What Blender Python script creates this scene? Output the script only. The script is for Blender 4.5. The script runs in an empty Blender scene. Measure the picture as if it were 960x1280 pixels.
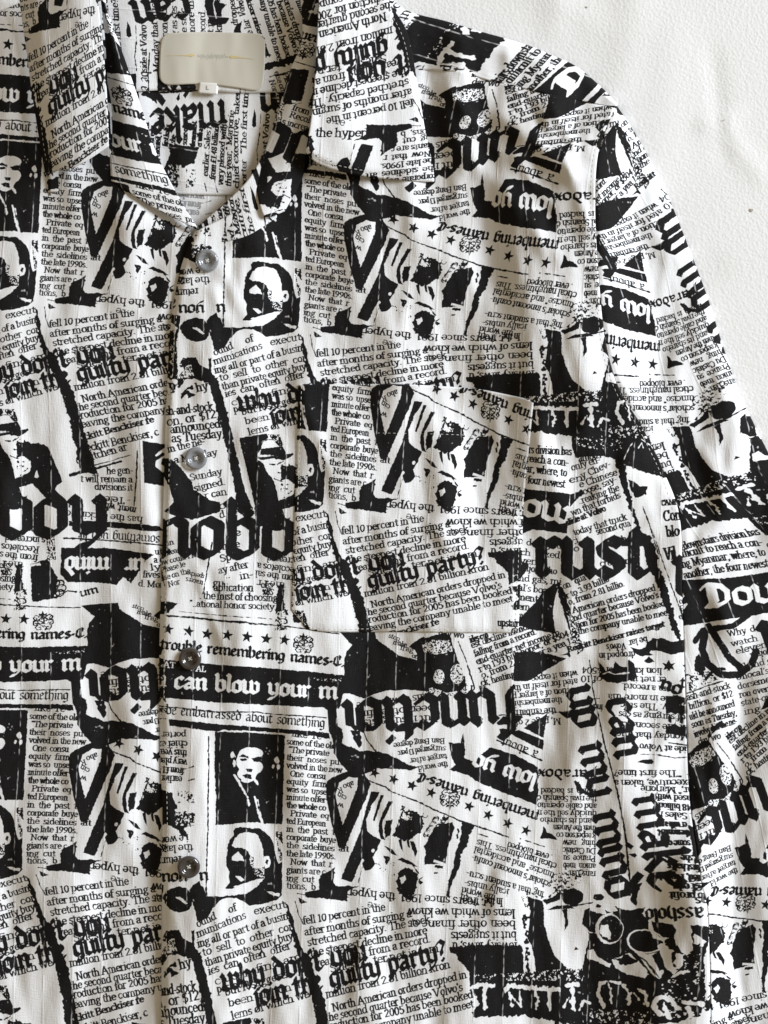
import bpy, bmesh, math, random
import numpy as np
# ---------------------------------------------------------------- camera, world, lamps, exposure
K = 0.0004                                   # metres of cloth per lay-out unit
CAM_H = 0.66
scene = bpy.context.scene
cam_data = bpy.data.cameras.new('camera'); cam = bpy.data.objects.new('camera', cam_data)
scene.collection.objects.link(cam); scene.camera = cam
cam.location = (0, 0, CAM_H); cam.rotation_euler = (0, 0, 0)
cam_data.sensor_fit = 'VERTICAL'; cam_data.sensor_height = 36.0; cam_data.lens = 36.0*CAM_H/(1280*K); cam_data.clip_start = .01; cam_data.clip_end = 100
world = bpy.data.worlds.new('World'); scene.world = world; world.use_nodes = True
wb = world.node_tree.nodes['Background']; wb.inputs[0].default_value = (1.0, .79, .50, 1); wb.inputs[1].default_value = .27
def lamp(name, loc, target, size, power, col):
    d = bpy.data.lights.new(name, 'AREA'); d.shape = 'RECTANGLE'; d.size, d.size_y = size; d.energy = power; d.color = col
    o = bpy.data.objects.new(name, d); scene.collection.objects.link(o); o.location = loc
    v = np.array(target, float)-np.array(loc, float)
    import mathutils
    o.rotation_euler = mathutils.Vector(v).to_track_quat('-Z', 'Y').to_euler(); return o
lamp('window_light', (3.0, 1.15, 1.55), (0, 0, 0), (1.7, 1.3), 207, (.875, .945, 1.03))
scene.view_settings.view_transform = 'Standard'; scene.view_settings.look = 'None'; scene.view_settings.exposure = 0; scene.view_settings.gamma = 1
scene.view_settings.use_curve_mapping = False
# ---------------------------------------------------------------- printed cloth: one repeat of the newspaper print, computed

RES = 3.0                                    # texels per print unit (1 unit = 0.4 mm of cloth)
P0 = np.array([208.0, 570.0]); VA = np.array([650.0, 48.0]); VB = np.array([-21.0, 706.0])
NU, NV = int(650*RES), int(706*RES)
LAT = np.array([VA, VB]).T; ILAT = np.linalg.inv(LAT)
INK = np.zeros((NV, NU), np.float32)
_rng = np.random.default_rng(7)
def pnoise(sig, seed, sy=None):
    """periodic smooth noise, unit variance"""
    r = np.random.default_rng(seed).standard_normal((NV, NU)).astype(np.float32)
    fy = np.fft.fftfreq(NV)[:, None]; fx = np.fft.rfftfreq(NU)[None, :]
    sy = sy or sig
    F = np.fft.rfft2(r)*np.exp(-2*np.pi**2*((fx*sig)**2+(fy*sy)**2))
    o = np.fft.irfft2(F, s=(NV, NU)); return (o/o.std()).astype(np.float32)
SPECK = pnoise(1.5, 3); SPECK2 = pnoise(3.2, 4); SPECKB = SPECK*.72+SPECK2*.7
BLOT = pnoise(7.0, 5)

def window(pts, pad):
    uv = ILAT @ (np.asarray(pts, float).T - P0[:, None])
    c0, c1 = int(np.floor(uv[0].min()*NU-pad*RES)), int(np.ceil(uv[0].max()*NU+pad*RES))
    r0, r1 = int(np.floor(uv[1].min()*NV-pad*RES)), int(np.ceil(uv[1].max()*NV+pad*RES))
    cols = np.arange(c0, c1+1); rows = np.arange(r0, r1+1)
    U = (cols+.5)/NU; V = (rows+.5)/NV
    X = P0[0]+U[None, :]*VA[0]+V[:, None]*VB[0]; Y = P0[1]+U[None, :]*VA[1]+V[:, None]*VB[1]
    return rows % NV, cols % NU, X, Y
def put(rows, cols, cov, ink):
    ix = np.ix_(rows, cols); a = INK[ix]
    INK[ix] = np.maximum(a, cov) if ink else np.minimum(a, 1-cov)
def segdist(qx, qy, S):
    d = np.full(qx.shape, 1e9, np.float32)
    for x0, y0, x1, y1 in S:
        dx, dy = x1-x0, y1-y0; l = dx*dx+dy*dy
        if l < 1e-12: t = 0.0
        else: t = np.clip(((qx-x0)*dx+(qy-y0)*dy)/l, 0, 1)
        d = np.minimum(d, (qx-x0-t*dx)**2+(qy-y0-t*dy)**2)
    return np.sqrt(d)
def chebdist(qx, qy, S):
    d = np.full(qx.shape, 1e9, np.float32)
    for x0, y0, x1, y1 in S:
        dx, dy = x1-x0, y1-y0; ax, ay = qx-x0, qy-y0
        for k in ('0', '1', 'x', 'y', 's', 'd'):
            if k == '0': t = 0.0
            elif k == '1': t = 1.0
            else:
                n, m = {'x': (ax, dx), 'y': (ay, dy), 's': (ax+ay, dx+dy), 'd': (ax-ay, dx-dy)}[k]
                if abs(m) < 1e-9: continue
                t = np.clip(n/m, 0, 1)
            d = np.minimum(d, np.maximum(np.abs(ax-t*dx), np.abs(ay-t*dy)))
    return d
def inside(X, Y, P):
    r = np.zeros(X.shape, bool); n = len(P)
    for i in range(n):
        x0, y0 = P[i]; x1, y1 = P[(i+1) % n]
        if y0 == y1: continue
        c = (Y < y0) != (Y < y1)
        r ^= c & (X < (x1-x0)*(Y-y0)/(y1-y0)+x0)
    return r

# current sheet reference frame: photo-crop coordinates -> cloth units
_F = [0.0, 0.0, 1.0]
def F(ox, oy, s): _F[:] = [ox, oy, s]
def even(y): return np.where(np.asarray(y) > 1100, 1100+(np.asarray(y)-1100)*.86, y)    # the hem end of the photographed cloth is pulled longer
def T(p): return np.array([_F[0]+p[0]/_F[2], float(even(_F[1]+p[1]/_F[2]))])
def poly(pts, ink=1, rough=.35, smooth=0):
    rough *= .7
    P = np.array([T(p) for p in pts])
    if smooth:
        Q = []; n = len(P)
        for i in range(n):
            a, b, c, d = P[i-1], P[i], P[(i+1) % n], P[(i+2) % n]
            for t in np.linspace(0, 1, 5)[:-1]:
                Q.append(.5*((2*b)+(-a+c)*t+(2*a-5*b+4*c-d)*t*t+(-a+3*b-3*c+d)*t**3))
        P = np.array(Q)
    r, c, X, Y = window(P, 3)
    n1 = SPECK2[np.ix_(r, c)]*rough; n2 = SPECK2[np.ix_((r+400) % NV, (c+300) % NU)]*rough
    put(r, c, inside(X+n1, Y+n2, P).astype(np.float32), ink)
def stroke(pts, w, ink=1, rough=.25):
    """w in crop pixels, one value or (start, end)"""
    P = np.array([T(p) for p in pts]); w0, w1 = (w if isinstance(w, tuple) else (w, w))
    r, c, X, Y = window(P, max(w0, w1)/_F[2]+2)
    n = len(P)-1
    cov = np.zeros(X.shape, np.float32); nz = SPECK2[np.ix_(r, c)]*rough
    for i in range(n):
        wi = (w0+(w1-w0)*(i+.5)/n)/_F[2]/2
        d = segdist(X, Y, [(*P[i], *P[i+1])])
        cov = np.maximum(cov, np.clip((wi-d+nz)*RES+.5, 0, 1))
    put(r, c, cov, ink)
def speck(pts, ink=1, thr=0.0, big=False):
    P = np.array([T(p) for p in pts]); r, c, X, Y = window(P, 2)
    n = (SPECKB if big else SPECK)[np.ix_(r, c)]
    put(r, c, (inside(X, Y, P) & (n > thr)).astype(np.float32), ink)
def ell(cx, cy, rx, ry, n=22, rot=0):
    a = math.radians(rot); o = []
    for t in np.linspace(0, 2*np.pi, n, endpoint=False):
        x, y = rx*math.cos(t), ry*math.sin(t); o.append((cx+x*math.cos(a)-y*math.sin(a), cy+x*math.sin(a)+y*math.cos(a)))
    return o
def star(cx, cy, r, ink=1, rot=0):
    p = []
    for k in range(10):
        a = math.radians(-90+rot+36*k); q = r if k % 2 == 0 else r*.42; p.append((cx+q*math.cos(a), cy+q*math.sin(a)))
    poly(p, ink, .2)

# ---- two pen alphabets: a book roman (upright oval pen) and a broken blackletter (broad nib at 40 degrees)
def A(cx, cy, rx, ry, a0, a1):
    n = max(3, int(abs(a1-a0)/28)+1)
    return [(cx+rx*math.cos(math.radians(t)), cy+ry*math.sin(math.radians(t))) for t in np.linspace(a0, a1, n)]
def sf(x, y, w=.17): return [(x-w, y), (x+w, y)]
def sl(x, y): return [(x-.16, y-.06), (x, y)]
R = {}
R['a'] = (.86, [A(.36, .7, .25, .27, 165, 0), [(.61, .7), (.61, .15), (.7, .02), (.82, .06)], A(.34, .27, .25, .25, 60, 300), [(.4, .52), (.6, .6)], [(.42, .03), (.6, .16)]])
R['b'] = (.95, [[(.18, 1.48), (.18, .05)], sl(.18, 1.5), A(.47, .5, .32, .48, 150, -150)])
R['c'] = (.82, [A(.45, .5, .34, .48, 45, 315)])
R['d'] = (.98, [A(.42, .5, .32, .48, 40, 320), [(.74, 1.48), (.74, .06), (.9, .03)], sl(.74, 1.5)])
R['e'] = (.84, [A(.44, .5, .34, .48, 0, 315), [(.12, .54), (.78, .54)]])
R['f'] = (.6, [[(.28, 0), (.28, 1.2)], A(.5, 1.2, .22, .28, 180, 40), [(.08, .95), (.56, .95)], sf(.28, 0)])
R['g'] = (.9, [A(.4, .66, .26, .32, 0, 360), A(.42, -.2, .34, .24, 0, 360), [(.25, .36), (.2, .2), (.3, .06), (.6, .03)], [(.62, .9), (.82, 1)]])
R['h'] = (1.02, [[(.18, 1.48), (.18, 0)], sl(.18, 1.5), A(.48, .62, .28, .36, 165, 0), [(.76, .62), (.76, 0)], sf(.18, 0), sf(.76, 0)])
R['i'] = (.48, [[(.23, .98), (.23, 0)], sl(.23, 1), sf(.23, 0), [(.23, 1.38), (.24, 1.39)]])
R['j'] = (.45, [[(.23, .98), (.23, -.25)], A(.05, -.22, .18, .2, 0, -120), sl(.23, 1), [(.23, 1.38), (.24, 1.39)]])
R['k'] = (.98, [[(.18, 1.48), (.18, 0)], sl(.18, 1.5), [(.7, .96), (.24, .42)], [(.38, .58), (.8, .02)], sf(.18, 0), sf(.72, .98, .14), sf(.8, 0, .13)])
R['l'] = (.48, [[(.23, 1.48), (.23, 0)], sl(.23, 1.5), sf(.23, 0)])
R['m'] = (1.5, [[(.18, .98), (.18, 0)], sl(.18, 1), A(.44, .62, .26, .36, 165, 0), [(.7, .62), (.7, 0)], A(.97, .62, .27, .36, 165, 0), [(1.24, .62), (1.24, 0)], sf(.18, 0), sf(.7, 0), sf(1.24, 0)])
R['n'] = (1.02, [[(.18, .98), (.18, 0)], sl(.18, 1), A(.48, .62, .28, .36, 165, 0), [(.76, .62), (.76, 0)], sf(.18, 0), sf(.76, 0)])
R['o'] = (.92, [A(.46, .5, .35, .48, 0, 360)])
R['p'] = (.96, [[(.18, .98), (.18, -.45)], sl(.18, 1), A(.48, .5, .32, .48, 150, -150), sf(.18, -.46)])
R['q'] = (.96, [[(.74, .98), (.74, -.45)], A(.42, .5, .32, .48, 40, 320), sf(.74, -.46)])
R['r'] = (.7, [[(.2, .98), (.2, 0)], sl(.2, 1), A(.48, .66, .26, .32, 160, 50), sf(.2, 0)])
R['s'] = (.7, [A(.36, .74, .24, .24, 30, 220), [(.2, .58), (.5, .42)], A(.34, .25, .26, .24, 50, -150)])
R['t'] = (.6, [[(.26, 1.28), (.26, .25)], A(.44, .24, .18, .2, 180, 300), [(.06, .96), (.54, .96)]])
R['u'] = (1.02, [[(.18, .98), (.18, .35)], A(.44, .35, .26, .33, 180, 330), [(.74, .98), (.74, .04), (.9, .02)], sl(.18, 1), sl(.74, 1)])
R['v'] = (.94, [[(.12, .97), (.46, .03)], [(.46, .03), (.8, .97)], sf(.14, .98, .14), sf(.78, .98, .13)])
R['w'] = (1.36, [[(.12, .97), (.42, .03), (.68, .95), (.96, .03), (1.22, .97)], sf(.14, .98, .14), sf(1.2, .98, .13)])
R['x'] = (.94, [[(.14, .97), (.78, .03)], [(.76, .97), (.14, .03)], sf(.16, .98, .14), sf(.76, 0, .14)])
R['y'] = (.94, [[(.12, .97), (.48, .05)], [(.8, .97), (.4, -.3), (.2, -.44), (.1, -.36)], sf(.14, .98, .14), sf(.78, .98, .13)])
R['z'] = (.8, [[(.12, .94), (.66, .94), (.12, .06), (.68, .06)]])
R['A'] = (1.35, [[(.12, 0), (.62, 1.42), (1.15, 0)], [(.32, .5), (.95, .5)], sf(.14, 0), sf(1.14, 0)])
R['B'] = (1.2, [[(.25, 1.4), (.25, 0)], A(.6, 1.06, .36, .34, 90, -90), A(.62, .36, .44, .36, 90, -90), [(.08, 1.4), (.6, 1.4)], [(.25, .72), (.6, .72)], [(.08, 0), (.6, 0)]])
R['C'] = (1.2, [A(.68, .7, .52, .7, 45, 315), [(1.06, 1.4), (1.06, 1.0)]])
R['D'] = (1.35, [[(.25, 1.4), (.25, 0)], A(.55, .7, .62, .7, 90, -90), [(.08, 1.4), (.55, 1.4)], [(.08, 0), (.55, 0)]])
R['E'] = (1.15, [[(.25, 1.4), (.25, 0)], [(.08, 1.4), (1, 1.4), (1, 1.2)], [(.25, .72), (.75, .72)], [(.08, 0), (1, 0), (1.04, .25)]])
R['F'] = (1.05, [[(.25, 1.4), (.25, 0)], [(.08, 1.4), (.96, 1.4), (.96, 1.15)], [(.25, .72), (.72, .72)], sf(.25, 0)])
R['I'] = (.6, [[(.3, 1.4), (.3, 0)], sf(.3, 1.4, .2), sf(.3, 0, .2)])
R['J'] = (.75, [[(.45, 1.4), (.45, .2)], A(.25, .2, .2, .22, 0, -160), sf(.45, 1.4, .2)])
R['L'] = (1.05, [[(.25, 1.4), (.25, 0)], sf(.25, 1.4), [(.08, 0), (.95, 0), (1, .3)]])
R['M'] = (1.65, [[(.25, 0), (.25, 1.4), (.8, .1), (1.35, 1.4), (1.35, 0)], sf(.25, 0), sf(1.35, 0), sf(.2, 1.4, .14), sf(1.4, 1.4, .14)])
R['N'] = (1.4, [[(.25, 0), (.25, 1.4), (1.1, .05), (1.1, 1.4)], sf(.25, 0), sf(1.1, 1.4), sf(.18, 1.4, .14)])
R['P'] = (1.1, [[(.25, 1.4), (.25, 0)], A(.55, 1.03, .42, .37, 90, -90), [(.08, 1.4), (.55, 1.4)], [(.25, .66), (.55, .66)], sf(.25, 0)])
R['R'] = (1.3, [[(.25, 1.4), (.25, 0)], A(.55, 1.05, .4, .35, 90, -90), [(.08, 1.4), (.55, 1.4)], [(.25, .7), (.55, .7)], [(.6, .7), (1.1, 0)], sf(.25, 0), sf(1.12, 0, .14)])
R['S'] = (.95, [A(.46, 1.04, .33, .36, 30, 225), [(.24, .82), (.7, .58)], A(.45, .36, .38, .36, 45, -155)])
R['T'] = (1.2, [[(.6, 1.4), (.6, 0)], [(.1, 1.15), (.1, 1.4), (1.1, 1.4), (1.1, 1.15)], sf(.6, 0, .2)])
R['U'] = (1.35, [[(.25, 1.4), (.25, .5)], A(.65, .5, .4, .48, 180, 360), [(1.05, .5), (1.05, 1.4)], sf(.25, 1.4), sf(1.05, 1.4)])
R['V'] = (1.35, [[(.14, 1.4), (.64, .02), (1.14, 1.4)], sf(.16, 1.4), sf(1.12, 1.4)])
R['W'] = (1.8, [[(.14, 1.4), (.5, .02), (.86, 1.3), (1.26, .02), (1.64, 1.4)], sf(.16, 1.4), sf(1.62, 1.4)])
R['Y'] = (1.25, [[(.12, 1.4), (.62, .7), (.62, 0)], [(1.1, 1.4), (.62, .7)], sf(.62, 0), sf(.14, 1.4, .14), sf(1.1, 1.4, .14)])
R['0'] = (.95, [A(.46, .68, .34, .68, 0, 360)])
R['1'] = (.7, [[(.36, 1.36), (.36, 0)], [(.16, 1.2), (.36, 1.36)], sf(.36, 0)])
R['2'] = (.95, [A(.45, 1.0, .32, .36, 165, -30), [(.72, .84), (.14, .06), (.82, .06)]])
R['3'] = (.9, [A(.42, 1.02, .28, .33, 150, -90), A(.4, .35, .34, .36, 90, -150)])
R['4'] = (.95, [[(.62, 0), (.62, 1.36), (.08, .42), (.86, .42)]])
R['5'] = (.9, [[(.74, 1.36), (.24, 1.36), (.2, .78)], A(.42, .44, .34, .42, 130, -150)])
R['6'] = (.95, [A(.46, .42, .34, .42, 0, 360), [(.14, .5), (.3, 1.1), (.66, 1.38)]])
R['8'] = (.95, [A(.46, 1.02, .28, .34, 0, 360), A(.46, .36, .34, .36, 0, 360)])
R['9'] = (.95, [A(.46, .94, .34, .42, 0, 360), [(.78, .86), (.62, .26), (.26, 0)]])
R['.'] = (.4, [[(.2, .04), (.21, .05)]])
R[','] = (.4, [[(.2, .06), (.22, -.05), (.12, -.24)]])
R["'"] = (.36, [[(.18, 1.42), (.14, 1.15)]])
R['"'] = (.6, [[(.18, 1.42), (.14, 1.15)], [(.42, 1.42), (.38, 1.15)]])
R['-'] = (.55, [[(.1, .5), (.45, .5)]])
R['?'] = (.8, [A(.38, 1.08, .27, .32, 160, -60), [(.45, .75), (.38, .4)], [(.38, .04), (.39, .05)]])
R['$'] = (.9, [A(.44, 1.0, .3, .34, 30, 225), [(.24, .8), (.66, .58)], A(.43, .38, .34, .34, 45, -155), [(.44, 1.52), (.44, -.14)]])
R['L_'] = R['L']; R['%'] = (1.2, [A(.3, 1.05, .2, .28, 0, 360), A(.85, .3, .2, .28, 0, 360), [(.95, 1.36), (.2, 0)]])
R['#'] = (1.0, [A(.5, 1.05, .24, .3, 20, 180), [(.26, 1.05), (.3, .2), (.12, .05), (.8, .05)], [(.1, .65), (.62, .65)]])
for ch, base in zip('GHKOQXZ', ['C', 'N', 'R', 'D', 'D', 'V', 'T']): R[ch] = R[base]
R['H'] = (1.4, [[(.25, 0), (.25, 1.4)], [(1.1, 0), (1.1, 1.4)], [(.25, .72), (1.1, .72)], sf(.25, 0), sf(1.1, 0), sf(.25, 1.4), sf(1.1, 1.4)])
R['O'] = (1.35, [A(.66, .7, .55, .7, 0, 360)])
R['G'] = (1.3, [A(.68, .7, .52, .7, 45, 330), [(1.12, .1), (1.12, .62)], sf(1.08, .62, .18)])

B = {}
def stem(x, t=4.9, b=.1): return [(x-.5, t-.35), (x, t-.75), (x, b+.8), (x+.5, b+.3)]
def hs(w, *s): return (w/5.0, [[(x/5.0, y/5.0) for x, y in q] for q in s])
B['a'] = hs(3.5, [(.6, 4.0), (1.2, 4.7), (2.5, 4.1), (2.5, .9), (3.0, .4)], [(2.4, 2.7), (.8, 2.3), (.5, 1.6), (.6, .9), (1.1, .4), (2.4, 1.2)])
B['b'] = hs(3.5, [(.2, 7.1), (.6, 6.7), (.6, .9), (1.5, .3), (2.8, 1.0), (2.8, 4.0), (1.8, 4.8), (.7, 4.0)])
B['c'] = hs(3.0, [(2.5, 4.1), (1.7, 4.8), (.6, 4.0), (.6, 1.0), (1.5, .3), (2.6, 1.0)])
B['d'] = hs(3.5, [(.5, 4.0), (.5, .9), (1.6, .3), (2.7, 1.0), (2.7, 4.0), (1.4, 5.6), (.4, 7.0)], [(.5, 4.0), (1.5, 4.6), (2.7, 4.0)])
B['e'] = hs(3.0, [(.6, 2.5), (2.3, 3.3), (2.3, 4.1), (1.6, 4.8), (.6, 4.0), (.6, 1.0), (1.5, .3), (2.6, 1.0)])
B['f'] = hs(2.6, [(2.3, 6.7), (1.7, 7.1), (.9, 6.4), (.9, .7), (.6, .1)], [(0, 4.7), (2.2, 4.7)])
B['g'] = hs(3.5, [(.5, 4.0), (.5, 1.2), (1.5, .6), (2.7, 1.4)], [(.5, 4.0), (1.6, 4.7), (2.7, 4.2), (2.7, -.6), (1.7, -1.5), (.6, -1.0)])
B['h'] = hs(3.5, [(.2, 7.1), (.6, 6.7), (.6, .9), (1.0, .4)], [(.7, 4.0), (1.7, 4.8), (2.8, 4.0), (2.8, .9), (2.3, -.5)])
B['i'] = hs(1.6, stem(.7), [(.6, 6.4), (.9, 6.1)])
B['j'] = hs(1.6, [(.3, 4.6), (.8, 4.2), (.8, -.5), (0, -1.3)], [(.7, 6.4), (1.0, 6.1)])
B['k'] = hs(3.2, [(.2, 7.1), (.6, 6.7), (.6, .9), (1.0, .4)], [(.7, 3.2), (1.7, 4.6), (2.3, 4.0), (1.1, 2.8)], [(1.2, 2.7), (2.5, .9), (3.0, .4)])
B['l'] = hs(1.6, [(.2, 7.1), (.7, 6.7), (.7, .9), (1.2, .4)])
B['m'] = hs(5.6, stem(.7), [(.8, 4.0), (2.0, 4.7)], stem(2.8), [(2.9, 4.0), (4.1, 4.7)], stem(4.9))
B['n'] = hs(3.5, stem(.7), [(.8, 4.0), (2.0, 4.7)], stem(2.8))
B['o'] = hs(3.3, [(.5, 4.0), (.5, 1.0), (1.6, .3), (2.7, 1.0), (2.7, 4.0), (1.6, 4.7), (.5, 4.0)])
B['p'] = hs(3.5, [(.2, 4.7), (.7, 4.2), (.7, -1.4), (.3, -1.9)], [(.8, 4.0), (1.8, 4.7), (2.8, 4.0), (2.8, 1.0), (1.8, .3), (.8, .8)])
B['q'] = hs(3.5, [(2.7, 4.7), (2.7, -1.6)], [(2.7, 4.2), (1.6, 4.7), (.5, 4.0), (.5, 1.0), (1.6, .3), (2.7, 1.0)])
B['r'] = hs(2.7, stem(.7), [(.8, 4.0), (1.6, 4.6), (2.3, 4.2)])
B['s'] = hs(3.0, [(2.5, 4.2), (1.6, 4.7), (.6, 4.1), (.8, 3.2), (2.3, 2.0), (2.5, 1.0), (1.5, .3), (.5, .9)])
B['t'] = hs(2.5, [(1.0, 6.0), (.9, 5.4), (.9, 1.0), (1.6, .3), (2.3, .8)], [(.1, 4.6), (2.2, 4.6)])
B['u'] = hs(3.5, [(.2, 4.6), (.6, 4.2), (.6, 1.0), (1.5, .3), (2.7, 1.1)], stem(2.8))
B['v'] = hs(3.4, [(.1, 4.9), (.6, 4.2), (.6, 1.0), (1.7, .3), (2.8, 1.2), (2.8, 3.9), (1.9, 4.7)])
B['w'] = hs(5.4, [(.1, 5.2), (.6, 4.4), (.6, 1.0), (1.6, .3), (2.7, 1.0)], [(2.3, 5.1), (2.7, 4.4), (2.7, 1.0), (3.7, .3), (4.7, 1.0), (4.7, 4.0), (3.9, 4.7)])
B['x'] = hs(2.8, [(.2, 4.6), (.8, 4.1), (2.0, .9), (2.5, .4)], [(2.4, 4.5), (.4, .4)], [(.4, 2.5), (2.3, 2.5)])
B['y'] = hs(3.5, [(.1, 4.7), (.6, 4.2), (.6, 1.2), (1.7, .6), (2.8, 1.3)], [(2.4, 4.7), (2.8, 4.2), (2.8, .4), (1.6, -1.2), (.4, -1.6)])
B['z'] = hs(2.8, [(.4, 4.4), (2.3, 4.4), (.4, .5), (2.5, .5)])
B['C'] = hs(4.2, [(3.4, 5.6), (2.4, 6.4), (.8, 5.2), (.6, 1.6), (1.8, .3), (3.6, 1.2)], [(2.2, 6.0), (2.2, .9)], [(3.0, 5.6), (3.0, 4.2)])
B['T'] = hs(4.6, [(.3, 4.6), (1.0, 6.2), (3.0, 5.7), (4.2, 6.3)], [(2.6, 5.8), (2.6, 1.0), (1.8, .3), (.6, 1.4), (.6, 3.0), (1.3, 4.3)])
B['D'] = hs(4.8, [(.3, 5.4), (1.2, 6.3), (3.4, 5.6), (4.2, 4.0), (4.0, 1.4), (2.4, .2), (.6, .3)], [(1.4, 5.8), (1.4, 1.0), (.5, .2)], [(2.2, 5.4), (2.2, 1.2)])
B['Y'] = B['y']; B['W'] = B['w']; B['I'] = B['i']
B['-'] = hs(2.0, [(.4, 2.5), (1.6, 2.5)]); B['.'] = hs(1.2, [(.4, .5), (.7, .3)]); B[','] = hs(1.2, [(.6, .6), (.4, -.5)])
B["'"] = hs(1.2, [(.6, 6.8), (.4, 5.6)]); B['?'] = hs(3.0, [(.4, 5.8), (1.4, 6.6), (2.5, 5.6), (1.4, 3.4), (1.4, 2.2)], [(1.3, .6), (1.6, .3)])

def line(p0, p1, s, xh, font='R', ink=1, wt=1.0, skew=0.0):
    """set the string s from p0 to p1 along its baseline; xh = x-height; crop pixels"""
    a, b = T(p0), T(p1); xh = xh/_F[2]
    if font == 'R': xh *= .88; wt *= 1.3
    G = R if font == 'R' else B; sp = .42 if font == 'R' else .5
    adv = [G[c][0] if c in G else sp for c in s]; nat = sum(adv)*xh
    L = math.hypot(*(b-a))
    if nat <= 0 or L <= 0: return
    fx = L/nat; ex = (b-a)/L; ey = np.array([ex[1], -ex[0]])
    x = 0.0
    for c, w in zip(s, adv):
        g = G.get(c)
        if g:
            S = []; pts = []
            for q in g[1]:
                loc = [((x+gx)*xh*fx+skew*gy*xh, gy*xh) for gx, gy in q]
                pts += loc; S += [(*loc[i], *loc[i+1]) for i in range(len(loc)-1)]
            W = np.array([a+lx*ex+ly*ey for lx, ly in pts])
            r, cc, X, Y = window(W, xh*.22+1)
            dx, dy = X-a[0], Y-a[1]
            lx = dx*ex[0]+dy*ex[1]; ly = dx*ey[0]+dy*ey[1]
            if font == 'R': m = (1/(.125*xh*wt), 0, 0, 1/(.068*xh*wt)); rp = .09*xh*wt
            else:
                h, k = .148*xh*wt*min(1.15, max(.75, fx)), .05*xh*wt; c_, s_ = math.cos(math.radians(40)), math.sin(math.radians(40))
                m = (c_/h, s_/h, -s_/k, c_/k); rp = (h+k)/2
            qx = m[0]*lx+m[1]*ly; qy = m[2]*lx+m[3]*ly
            Sq = [(m[0]*u+m[1]*v, m[2]*u+m[3]*v, m[0]*u2+m[1]*v2, m[2]*u2+m[3]*v2) for u, v, u2, v2 in S]
            d = (segdist if font == 'R' else chebdist)(qx.astype(np.float32), qy.astype(np.float32), Sq)
            n = (SPECK[np.ix_(r, cc)]*.08+BLOT[np.ix_(r, cc)]*.09)*min(1, 7/xh)
            put(r, cc, np.clip((1-d+n)*rp*RES+.5, 0, 1), ink)
        x += w
def block(rows, xh, font='R', ink=1, wt=1.0):
    for x0, y0, x1, y1, s in rows: line((x0, y0), (x1, y1), s, xh, font, ink, wt)
def crest(cx, cy, r, flip=1):
    q = lambda x, y: (cx+x*r*flip, cy+y*r*flip)
    poly([q(-.34, -.6), q(-.44, -.86), q(-.14, -.78), q(0, -1.15), q(.14, -.78), q(.44, -.86), q(.34, -.6)], 1, .2)
    for sx in (-1, 1):
        for pts in ([(.3, -.55), (.7, -.7), (.95, -.4), (.78, -.15), (.6, -.3), (.74, -.45)], [(.62, -.1), (.95, -.05), (.98, .3), (.72, .42), (.58, .25), (.76, .15)], [(.55, .4), (.8, .55), (.62, .9), (.3, .85), (.28, .6), (.48, .62)], [(.1, .95), (.3, .72), (.1, .5), (0, .62)], [(.45, -.5), (.2, -.42), (.05, -.55)]):
            stroke([q(sx*x, y) for x, y in pts], .11*r)
    stroke([q(.55*math.cos(t), .02+.42*math.sin(t)) for t in np.linspace(.2, 6.1, 12)], .07*r)
    line(q(-.44, .26), q(.44, .26), 'SP', .46*r, 'R', 1, 1.3)

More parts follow.
